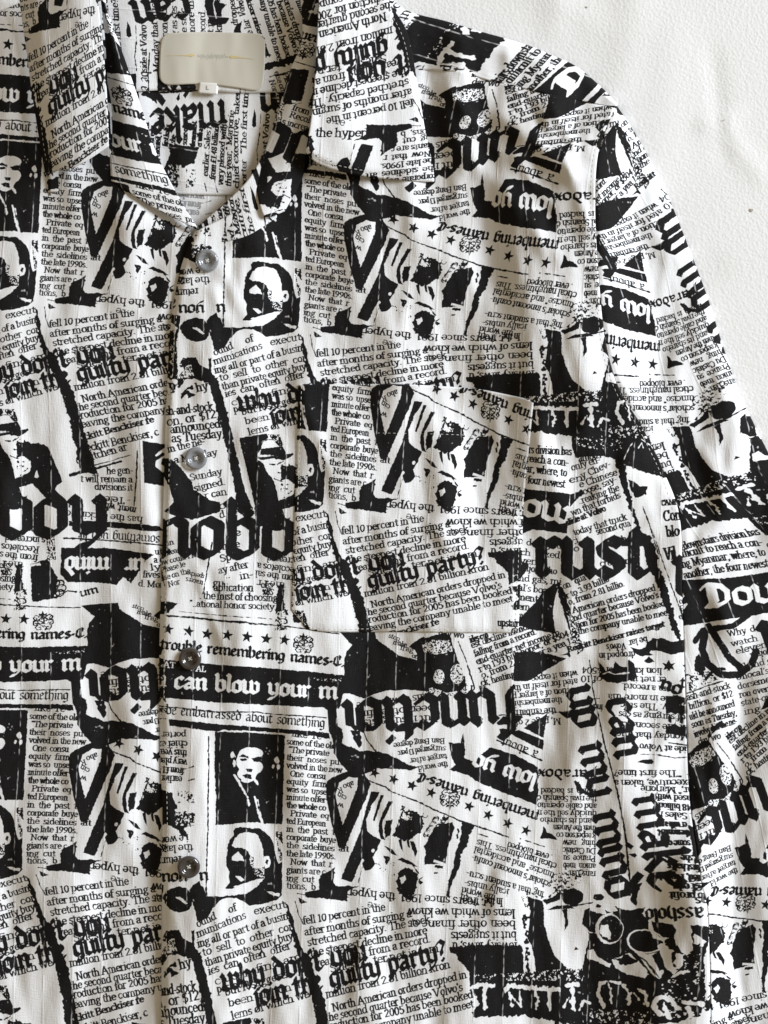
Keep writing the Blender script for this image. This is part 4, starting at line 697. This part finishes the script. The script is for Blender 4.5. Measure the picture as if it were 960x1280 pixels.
# woven label
M_LABEL, nt, b = nodes('cream_satin'); b.inputs['Base Color'].default_value = (.64, .61, .52, 1); b.inputs['Roughness'].default_value = .55; b.inputs['Sheen Weight'].default_value = .3
w = N(nt, 'ShaderNodeTexWave'); w.inputs['Scale'].default_value = 900; w.inputs['Distortion'].default_value = .6; w.bands_direction = 'Y'
tc = N(nt, 'ShaderNodeTexCoord'); nt.links.new(tc.outputs['Object'], w.inputs[0]); bp = N(nt, 'ShaderNodeBump'); bp.inputs['Strength'].default_value = .12; bp.inputs['Distance'].default_value = .0002
nt.links.new(w.outputs[1], bp.inputs['Height']); nt.links.new(bp.outputs[0], b.inputs['Normal'])
# white backing: pebbled sheet with a few specks
M_SHEET, nt, b = nodes('white_pebbled_sheet'); L = nt.links.new
tc = N(nt, 'ShaderNodeTexCoord'); n1 = N(nt, 'ShaderNodeTexNoise'); n1.inputs['Scale'].default_value = 900; n1.inputs['Detail'].default_value = 3; L(tc.outputs['Object'], n1.inputs[0])
n2 = N(nt, 'ShaderNodeTexNoise'); n2.inputs['Scale'].default_value = 9; n2.inputs['Detail'].default_value = 3; L(tc.outputs['Object'], n2.inputs[0])
n3 = N(nt, 'ShaderNodeTexVoronoi'); n3.inputs['Scale'].default_value = 620; L(tc.outputs['Object'], n3.inputs[0])
c = N(nt, 'ShaderNodeMix', data_type='RGBA'); c.inputs[6].default_value = (.87, .87, .86, 1); c.inputs[7].default_value = (.85, .845, .83, 1); L(n2.outputs[0], c.inputs[0])
L(c.outputs[2], b.inputs['Base Color']); b.inputs['Roughness'].default_value = .85
ad = N(nt, 'ShaderNodeMath', operation='ADD'); L(n1.outputs[0], ad.inputs[0]); L(n3.outputs[0], ad.inputs[1])
bp = N(nt, 'ShaderNodeBump'); bp.inputs['Strength'].default_value = .3; bp.inputs['Distance'].default_value = .0004; L(ad.outputs[0], bp.inputs['Height']); L(bp.outputs[0], b.inputs['Normal'])
M_SPECK = plain('brown_lint', (.42, .38, .31), .9)

# ---------------------------------------------------------------- the surface the shirt lies on
def ground(X, Y, s, t):
    z = -2+.9*np.sin(X/140+Y/330)+.5*np.sin(X/61-Y/190+1)
    z = z+fold(X, Y, (800, -40), (775, 130), 2.2, 26)+fold(X, Y, (700, -30), (690, 50), 1.5, 18)+fold(X, Y, (890, 150), (960, 230), 1.6, 14)+fold(X, Y, (870, 155), (930, 140), 1.2, 8)+fold(X, Y, (900, 330), (990, 300), 1.2, 18)+fold(X, Y, (840, 20), (820, 240), 1.8, 30)+fold(X, Y, (600, -60), (760, 40), 1.4, 20)+fold(X, Y, (890, 60), (905, 200), -1.6, 10)+fold(X, Y, (905, 140), (915, 165), 1.6, 6)+fold(X, Y, (870, 165), (890, 150), 1.3, 5)
    return z
g = sheet('tabletop', ([(-700, -700), (1660, -700)], [(1660, -700), (1660, 1980)], [(-700, 1980), (1660, 1980)], [(-700, -700), (-700, 1980)]), 296, 336, ground, None, M_SHEET, None, 0)
g['kind'] = 'structure'; g['label'] = 'white pebbled sheet spread flat under the shirt'

# ---------------------------------------------------------------- the shirt
shirt = empty('shirt', tuple(W(480, 640, 0))); shirt['label'] = 'black and white newspaper print long sleeve button shirt laid flat, collar open'; shirt['category'] = 'shirt'
Z0 = lambda X, Y, s, t: 0
# inside of the back, seen through the open neck
def z_back(X, Y, s, t): return 3+.5*und(X, Y)+.6*fold(X, Y, (215, 130), (235, 240), 4, 12)+2*fold(X, Y, (300, 140), (290, 240), 1, 14)
back = sheet('yoke_lining', ([(60, 108), (230, 113), (420, 110)], [(420, 110), (420, 244)], [(60, 240), (230, 243), (290, 244), (420, 244)], [(60, 108), (60, 240)]), 90, 50, z_back, WARP_BACK, M_CLOTH, shirt)
sheet('back_panel', ([(60, 236), (420, 239)], [(420, 239), (420, 330)], [(60, 330), (420, 330)], [(60, 236), (60, 330)]), 80, 24, lambda X, Y, s, t: z_back(X, Y, s, t)-1.8, WARP_RIGHT, M_REVERSE, shirt)
def z_neck(X, Y, s, t): return 6+.4*und(X, Y)+6*sstep(60, -30, Y)
neck = sheet('collar_band', ([(60, -60), (420, -60)], [(420, -60), (420, 113)], [(60, 111), (150, 114), (240, 111), (300, 115), (420, 112)], [(60, -60), (60, 111)]), 90, 46, z_neck, WARP_NECK, M_CLOTH, shirt)
def z_band(X, Y, s, t): return 9+.4*und(X, Y)+14*sstep(.2, 1, 1-t)
# left front (its button edge runs under the right front)
def z_left(X, Y, s, t):
    z = 7+und(X+900, Y)+creases(X, Y)+8*sstep(110, 215, X)*sstep(230, 300, Y)+fold(X, Y, (60, 330), (120, 620), 3, 24)+fold(X, Y, (150, 300), (185, 700), 4.5, 20)+fold(X, Y, (30, 700), (60, 1000), 3, 26)+fold(X, Y, (150, 900), (160, 1280), 3.5, 22)+fold(X, Y, (100, 250), (230, 300), 4, 20)
    k = sstep(180, 206, X)*sstep(290, 330, Y); z = z*(1-k)+(body(X, Y)-1.5)*k
    return np.maximum(1.5, z*np.sqrt(np.clip(1-(1-np.clip(t/.023, 0, 1))**2, 0, 1)))
lf = sheet('front_panel', ([(-420, 190), (-250, 105), (-100, 48), (0, 14), (60, -10), (128, -30)], [(126, -30), (140, 90), (170, 190), (210, 262), (240, 296), (246, 400), (244, 600), (240, 900), (240, 1750)], [(-420, 1750), (240, 1750)], [(-420, 190), (-420, 1750)]), 150, 400, z_left, WARP_LEFT, M_CLOTH, shirt)
lf['label'] = 'shirt front lying under the button placket'
# right front with the placket edge on top
EDGE = [(243, 290), (226, 335), (214, 400), (209, 480), (206, 560), (204, 640), (201, 740), (199, 830), (200, 930), (203, 1020), (202, 1120), (200, 1750)]
def edge_x(Y): P = np.array(EDGE, float); return np.interp(Y, P[:, 1], P[:, 0])
def z_right(X, Y, s, t):
    d = X-edge_x(Y)
    z = body(X, Y)+4.5+3.5*sstep(0, 10, d)*(1-.55*sstep(52, 64, d))
    return z-4.5*sstep(20, 160, d)-3*(1-sstep(0, 5, d))
NECKLINE = [(243, 290), (300, 262), (350, 236), (392, 205), (450, 160), (517, 86)]
rf = sheet('front_panel', (NECKLINE+[(580, 89), (607, 98), (687, 117), (735, 127), (768, 135)], ARM+[(853, 750), (857, 880), (862, 1000), (876, 1100), (887, 1200), (892, 1750)], [(200, 1750), (892, 1750)], EDGE), 230, 460, z_right, WARP_RIGHT, M_CLOTH, shirt)
rf['label'] = 'shirt front with button placket and chest pocket'
# shoulder yoke
def z_yoke(X, Y, s, t): return np.maximum(1.5, (body(X, Y)+2)*np.sqrt(np.clip(1-(1-np.clip(t/.42, 0, 1))**2, 0, 1))+1.2*np.sin(X/13+Y/9)*t)
yk = sheet('shoulder_yoke', ([(470, -40), (500, 8), (560, 27), (607, 41), (653, 54), (693, 70), (722, 84), (753, 110), (772, 130)], [(772, 130), (770, 135)], [(500, 100), (517, 88), (580, 91), (607, 100), (687, 119), (735, 129), (770, 137)], [(470, -40), (500, 100)]), 110, 34, z_yoke, WARP_YOKE, M_CLOTH, shirt)
# sleeve
OUT = [(768, 128), (790, 160), (815, 205), (838, 252), (862, 312), (884, 370), (903, 430), (923, 487), (945, 535), (975, 595), (1020, 690), (1090, 860), (1140, 1050), (1165, 1350), (1180, 1750)]
SEAM = ARM+[(853, 750), (858, 880), (863, 1000), (876, 1100), (888, 1200), (893, 1750)]
def z_sleeve(X, Y, s, t):
    dm = np.clip((1-s)*(np.interp(Y, [128, 250, 400, 600, 1330, 1750], [30, 95, 140, 130, 260, 280]))/24, 0, 1)
    z = body(X, Y)-1.5*np.exp(-(s/.03)**2)+5*np.sin(np.clip(s*3.3, 0, 3.14))*sstep(600, 800, Y)
    return np.maximum(1.0, (z+1)*np.sqrt(np.clip(1-(1-dm)**2, 0, 1)))
sl_ = sheet('sleeve', ([(768, 135), (768.2, 132), (768, 128)], OUT, [(893, 1750), (1180, 1750)], SEAM), 110, 430, z_sleeve, WARP_SLEEVE, M_CLOTH, shirt)
# pocket
PT = [(373, 481), (450, 480), (520, 481), (600, 487), (667, 501)]; PR = [(667, 501), (661, 560), (655, 620), (652, 700), (648, 791)]; PB = [(364, 762), (376, 776), (396, 789), (500, 790), (580, 791), (648, 791)]; PL = [(373, 481), (371, 545), (368, 640), (364, 762)]
def z_pocket(X, Y, s, t):
    e = np.minimum(np.minimum(s, 1-s)*280, (1-t)*300)
    return z_right(X, Y, s, t)+.9+1.6*sstep(0, 9, e)+.6*(1-sstep(0, .02, t))+1.4*fold(X, Y, (430, 500), (420, 780), 1, 20)+1.5*fold(X, Y, (560, 620), (600, 780), 1, 20)
pk = sheet('pocket', (PT, PR, PB, PL), 110, 120, z_pocket, WARP_POCKET, M_CLOTH, shirt)
# collar: stands, facing, leaves
def z_standl(X, Y, s, t): return 13+9*np.sin(np.clip(s, 0, 1)*math.pi)*.8+6*(1-t)+.5*und(X, Y)+3*s
sheet('collar_stand', ([(122, -30), (132, -30)], [(130, -30), (134, 10), (159, 82), (177, 135), (195, 190), (225, 249), (249, 288)], [(139, 226), (166, 245), (196, 264), (249, 292)], [(122, -30), (132, 60), (137, 190), (139, 226)]), 36, 90, z_standl, WARP_STAND_LEFT, M_CLOTH, shirt)
def z_facing(X, Y, s, t): return 15+.4*und(X, Y)+4*np.sin(s*math.pi)+3*t+ridge(X, Y, [(330, 200), (290, 300)], 2, 20, 20)
sheet('front_facing', ([(246, 284), (285, 250), (312, 222), (330, 190)], [(330, 190), (345, 230), (346, 272)], [(250, 305), (275, 303), (310, 294), (346, 272)], [(246, 284), (250, 305)]), 60, 30, z_facing, WARP_FACING, M_CLOTH, shirt)
def z_standr(X, Y, s, t): return 17+8*np.sin(np.clip(s, 0, 1)*math.pi*.9)+6*(1-t)+.5*und(X, Y)
sheet('collar_stand', ([(372, -30), (402, -30)], [(402, -30), (397, 60), (392, 130), (383, 190), (378, 222), (356, 264)], [(318, 224), (326, 262), (334, 272), (356, 264)], [(372, -30), (378, 45), (362, 90), (341, 160), (318, 224)]), 40, 90, z_standr, WARP_STAND_RIGHT, M_CLOTH, shirt)
CLT = [(20, -30), (118, -30)]; CLR = [(118, -30), (127, 40), (133, 110), (136, 183)]; CLB = [(56, 216), (95, 208), (136, 183)]; CLL = [(20, -30), (31, 50), (42, 130), (56, 216)]
def z_coll(X, Y, s, t):
    e = np.minimum(np.minimum(s, 1)*100, (1-t)*220)
    return 22+20*np.sin(s*math.pi*.55)+5*(1-t)+3*sstep(0, 10, e)+.5*und(X, Y)-6*(1-sstep(0, .25, s))
cl_ = sheet('collar', (CLT, CLR, CLB, CLL), 50, 90, z_coll, WARP_COLLAR_LEFT, M_CLOTH, shirt)
CRT = [(400, -30), (470, -30)]; CRR = [(470, -30), (490, 8), (510, 43), (522, 105), (531, 160), (541, 207), (543, 228)]; CRB = [(382, 190), (395, 203), (420, 213), (460, 221), (500, 225), (543, 228)]; CRL = [(400, -30), (396, 50), (391, 130), (382, 190)]
def z_colr(X, Y, s, t):
    e = np.minimum((1-s)*120, (1-t)*230)
    return 22+16*(1-s)*np.exp(-(s/.9)**2)+4*(1-t)+3.5*sstep(0, 10, e)+.6*und(X, Y)+fold(X, Y, (430, 60), (425, 200), 3, 14)
cr_ = sheet('collar', (CRT, CRR, CRB, CRL), 60, 96, z_colr, WARP_COLLAR_RIGHT, M_CLOTH, shirt)

# ---------------------------------------------------------------- stitching (raised thread dashes) laid on a piece
def stitches(name, path, zf, parent, step=6.6, ln=3.4, wd=.7, lift=.4):
    P = resample(path, 400); L = np.r_[0, np.cumsum(np.hypot(*np.diff(P, axis=0).T))]
    at = lambda s: np.stack([np.interp(s, L, P[:, 0]), np.interp(s, L, P[:, 1])], -1)
    s0 = np.arange(1.5, L[-1]-ln, step); c = np.stack([at(s0), at(s0+ln*.5), at(s0+ln)], 1)              # n, 3, 2
    d = c[:, 2]-c[:, 0]; d = d/np.hypot(d[:, 0], d[:, 1])[:, None]; nrm = np.stack([-d[:, 1], d[:, 0]], 1)*wd/2
    q = c[:, :, None, :]+nrm[:, None, None, :]*np.array([-1, 0, 1.0])[None, None, :, None]*np.array([.6, 1, .6])[None, :, None, None]
    x, y = q[..., 0].ravel(), q[..., 1].ravel(); h = np.zeros(q.shape[:3]); h[:, :, 1] = np.array([.15, lift, .15])[None]
    z = np.ravel(zf(x, y, np.full_like(x, .5), np.full_like(x, .5)))+.12+h.ravel()
    V = W(x, y, z); Fc = [(k*9+r*3+i, k*9+r*3+i+1, k*9+(r+1)*3+i+1, k*9+(r+1)*3+i) for k in range(len(s0)) for r in range(2) for i in range(2)]
    return link(name, V, Fc, M_THREAD, parent)
zr = lambda X, Y, s, t: z_right(X, Y, s, t)
zp = lambda X, Y, s, t: z_right(X, Y, s, t)+2.3
off = lambda pts, dx, dy=0: [(x+dx, y+dy) for x, y in pts]
stitches('stitching', off(EDGE[1:], 6), zr, rf); 
stitches('stitching', [(371, 541), (450, 541), (560, 543), (662, 549)], zp, pk)
stitches('stitching', off(PL, 4), zp, pk); stitches('stitching', off(PR, -4), zp, pk); stitches('stitching', off(PB[1:], 0, -4), zp, pk)
stitches('stitching', off(ARM, -5), zr, rf)
CS = lambda X, Y, s, t: z_coll(X, Y, np.clip((X-np.interp(Y, [-30, 50, 130, 216], [20, 31, 42, 56]))/92, 0, 1), np.clip((Y+30)/235, 0, 1))+.3
stitches('stitching', [(36, 20), (48, 120), (61, 207), (95, 200), (131, 178)], CS, cl_)
stitches('stitching', [(484, 10), (504, 48), (516, 108), (525, 162), (535, 206), (536, 221), (498, 218), (460, 214), (420, 206), (392, 195)], lambda X, Y, s, t: z_colr(X, Y, np.clip((X-395)/140, 0, 1), np.clip((Y+30)/250, 0, 1))+.4, cr_)
LABEL_EDGE = [(207, 45), (260, 42), (326, 45), (328.5, 75), (325, 109), (290, 107), (250, 103), (206, 102.5), (201.5, 72), (207, 45)]
# ---------------------------------------------------------------- neck label and size tag
def z_lab(X, Y, s, t): return 7.4+.4*und(X, Y)+.8*np.sin(s*9)*t*.5+6*sstep(60, -30, Y)+.4*sstep(.2, 1, t)
lab = sheet('neck_label', ([(207, 43.5), (213, 41), (260, 40), (322, 42), (328, 45)], [(328, 45), (331, 52), (331, 80), (329, 104), (326, 110)], [(204, 103.5), (212, 106), (250, 105), (290, 109), (318, 113), (326, 110)], [(207, 43.5), (201, 52), (199, 72), (199, 96), (204, 103.5)]), 40, 26, z_lab, None, M_LABEL, shirt, .0003)
lab['label'] = 'cream satin neck label with faded gold line'
stitches('stitching', LABEL_EDGE, z_lab, lab, 4.4, 2.6, .5, .25)
zl = lambda x, y: float(z_lab(np.array([x*1.0]), np.array([y*1.0]), np.array([(x-200)/130]), np.array([(y-42)/68]))[0])
def spindle(pts):
    V = []; n = len(pts)
    for x, y, h in pts: V += [W(x, y-h, zl(x, y)+.35), W(x, y+h, zl(x, y)+.35)]
    return V, [(2*i, 2*i+1, 2*i+3, 2*i+2) for i in range(n-1)]
V1, F1 = spindle([(208, 69.6, .12), (225, 69.4, .35), (236, 69.2, .9), (240, 69, 2.2), (242, 69.2, .9), (244, 69.3, .4)]); V2, F2 = spindle([(287, 71, .4), (289, 71, 2.0), (293, 71.4, 1.5), (301, 72, .6), (318, 74, .12)])
link('emblem', V1+V2, F1+[tuple(i+len(V1) for i in f) for f in F2], M_GOLD, lab)
V = []; Fc = []; rr = random.Random(4)
for i in range(26):
    x = 247+i*1.5; h = rr.uniform(1.0, 3.6); y = 70.5+rr.uniform(-1.2, 1.2); b0 = len(V)
    V += [W(x, y-h, zl(x, y)+.35), W(x+.55, y-h, zl(x, y)+.35), W(x+.55, y+h, zl(x, y)+.35), W(x, y+h, zl(x, y)+.35)]; Fc.append((b0, b0+1, b0+2, b0+3))
link('faded_lettering', V, Fc, M_FAINT, lab)
def z_tag(X, Y, s, t): return 8.2+.5*np.sin(s*3)+0*X
tag = sheet('size_tag', ([(249, 103), (273, 104)], [(273, 104), (272, 118)], [(247, 116), (272, 118)], [(249, 103), (247, 116)]), 10, 8, z_tag, None, plain('white_tape', (.82, .80, .75), .6), lab, .0004)
V = [W(x, y, 9.1) for x, y in [(258, 107), (259, 107), (259, 111.2), (261.4, 111.2), (261.4, 112.1), (258, 112.1)]]
link('size_letter', V, [(0, 1, 2, 5), (5, 2, 3, 4)], plain('grey_print', (.35, .35, .36), .8), lab)

# ---------------------------------------------------------------- buttons: lathed rim, dished centre, four holes, thread
def button(cx, cy, mat, tilt, label):
    z0 = float(np.ravel(z_right(np.array([cx*1.0]), np.array([cy*1.0]), np.array([.1]), np.array([.5])))[0])+1.6
    root = W(cx, cy, z0)
    prof = [(0.0, 1.6), (2.3, 1.6), (5.2, 1.7), (6.8, 2.4), (8.2, 4.4), (9.4, 5.6), (11.2, 5.9), (12.8, 5.2), (13.9, 3.4), (14.1, 1.6), (12.6, .4), (9, 0), (0.0, 0)]
    bm = bmesh.new(); seg = 40; rings = []
    for r, h in prof:
        rings.append([bm.verts.new((r*K*math.cos(2*math.pi*k/seg), r*K*math.sin(2*math.pi*k/seg), h*K)) for k in range(seg)] if r > 0 else [bm.verts.new((0, 0, h*K))])
    for a, b_ in zip(rings[:-1], rings[1:]):
        for k in range(seg):
            k2 = (k+1) % seg
            if len(a) == 1: bm.faces.new((a[0], b_[k], b_[k2]))
            elif len(b_) == 1: bm.faces.new((a[k2], a[k], b_[0]))
            else: bm.faces.new((a[k], b_[k], b_[k2], a[k2]))
    bmesh.ops.recalc_face_normals(bm, faces=bm.faces)
    me = bpy.data.meshes.new('button'); bm.to_mesh(me); bm.free(); me.polygons.foreach_set('use_smooth', [True]*len(me.polygons)); me.materials.append(mat)
    o = bpy.data.objects.new('button', me); C.objects.link(o); o.parent = shirt; o.location = root-np.array(shirt.location); o.rotation_euler = tilt; o['label'] = label
    for k in range(4):
        a = math.pi/4+k*math.pi/2+.2; hx, hy = 3.1*math.cos(a), 3.1*math.sin(a); vs = []; fs = []
        for j in range(10): vs.append(((hx+1.25*math.cos(j*.628))*K, (hy+1.25*math.sin(j*.628))*K, 1.78*K))
        fs.append(tuple(range(10))); link('hole', vs, fs, M_HOLE, o, smooth=False)
    vs = []; fs = []
    for a in (math.pi/4+.2, 3*math.pi/4+.2):
        for e in (-.55, 0, .55):
            d = np.array([math.cos(a), math.sin(a)]); nn = np.array([-d[1], d[0]])*.42; b0 = len(vs)
            for q, h in ((-3.1, 1.85), (-1.5, 2.6), (1.5, 2.7), (3.1, 1.85)):
                p = d*q+nn*e*1.6
                vs += [((p[0]-nn[0])*K, (p[1]-nn[1])*K, h*K), ((p[0]+nn[0])*K, (p[1]+nn[1])*K, h*K)]
            fs += [(b0+2*i, b0+2*i+1, b0+2*i+3, b0+2*i+2) for i in range(3)]
    link('thread', vs, fs, M_THREAD, o)
    return o
M_HOLE = plain('hole_shadow', (.03, .028, .026), .9)
button(259, 326, M_CLEAR, (.12, .10, 0), 'clear button at the open collar'); button(245, 573, M_CLEAR, (.05, .08, 0), 'clear button beside the pocket')
button(238, 823, M_CLEAR_DIM, (.04, -.06, 0), 'clear button, its weaker reflection painted dark, over the black band'); button(236, 1083, M_CLEAR_DIM, (.08, .12, 0), 'clear button painted dark for its weak reflection, beside the moustached portrait')
# lint on the sheet
for x, y, r, lb in [(733, 9, 1.8, 'dark grey speck of lint in a soft crease above the shirt shoulder'), (939, 263, 2.6, 'tan oval crumb on the bare sheet beyond the sleeve'), (905, 150, .9, 'faint pinpoint speck among the dimples of the white sheet')]:
    z = float(ground(np.array([x*1.0]), np.array([y*1.0]), 0, 0)[0]); vs = [W(x+r*rr.uniform(.6, 1.2)*math.cos(q), y+r*rr.uniform(.6, 1.2)*math.sin(q), z+.4) for q in np.linspace(0, 6.28, 9)[:-1]]+[W(x, y, z+1.1)]
    o = link('lint_speck', vs, [(i, (i+1) % 8, 8) for i in range(8)], M_SPECK); o['label'] = lb; o['category'] = 'lint'; o['group'] = 'specks of lint on the sheet'
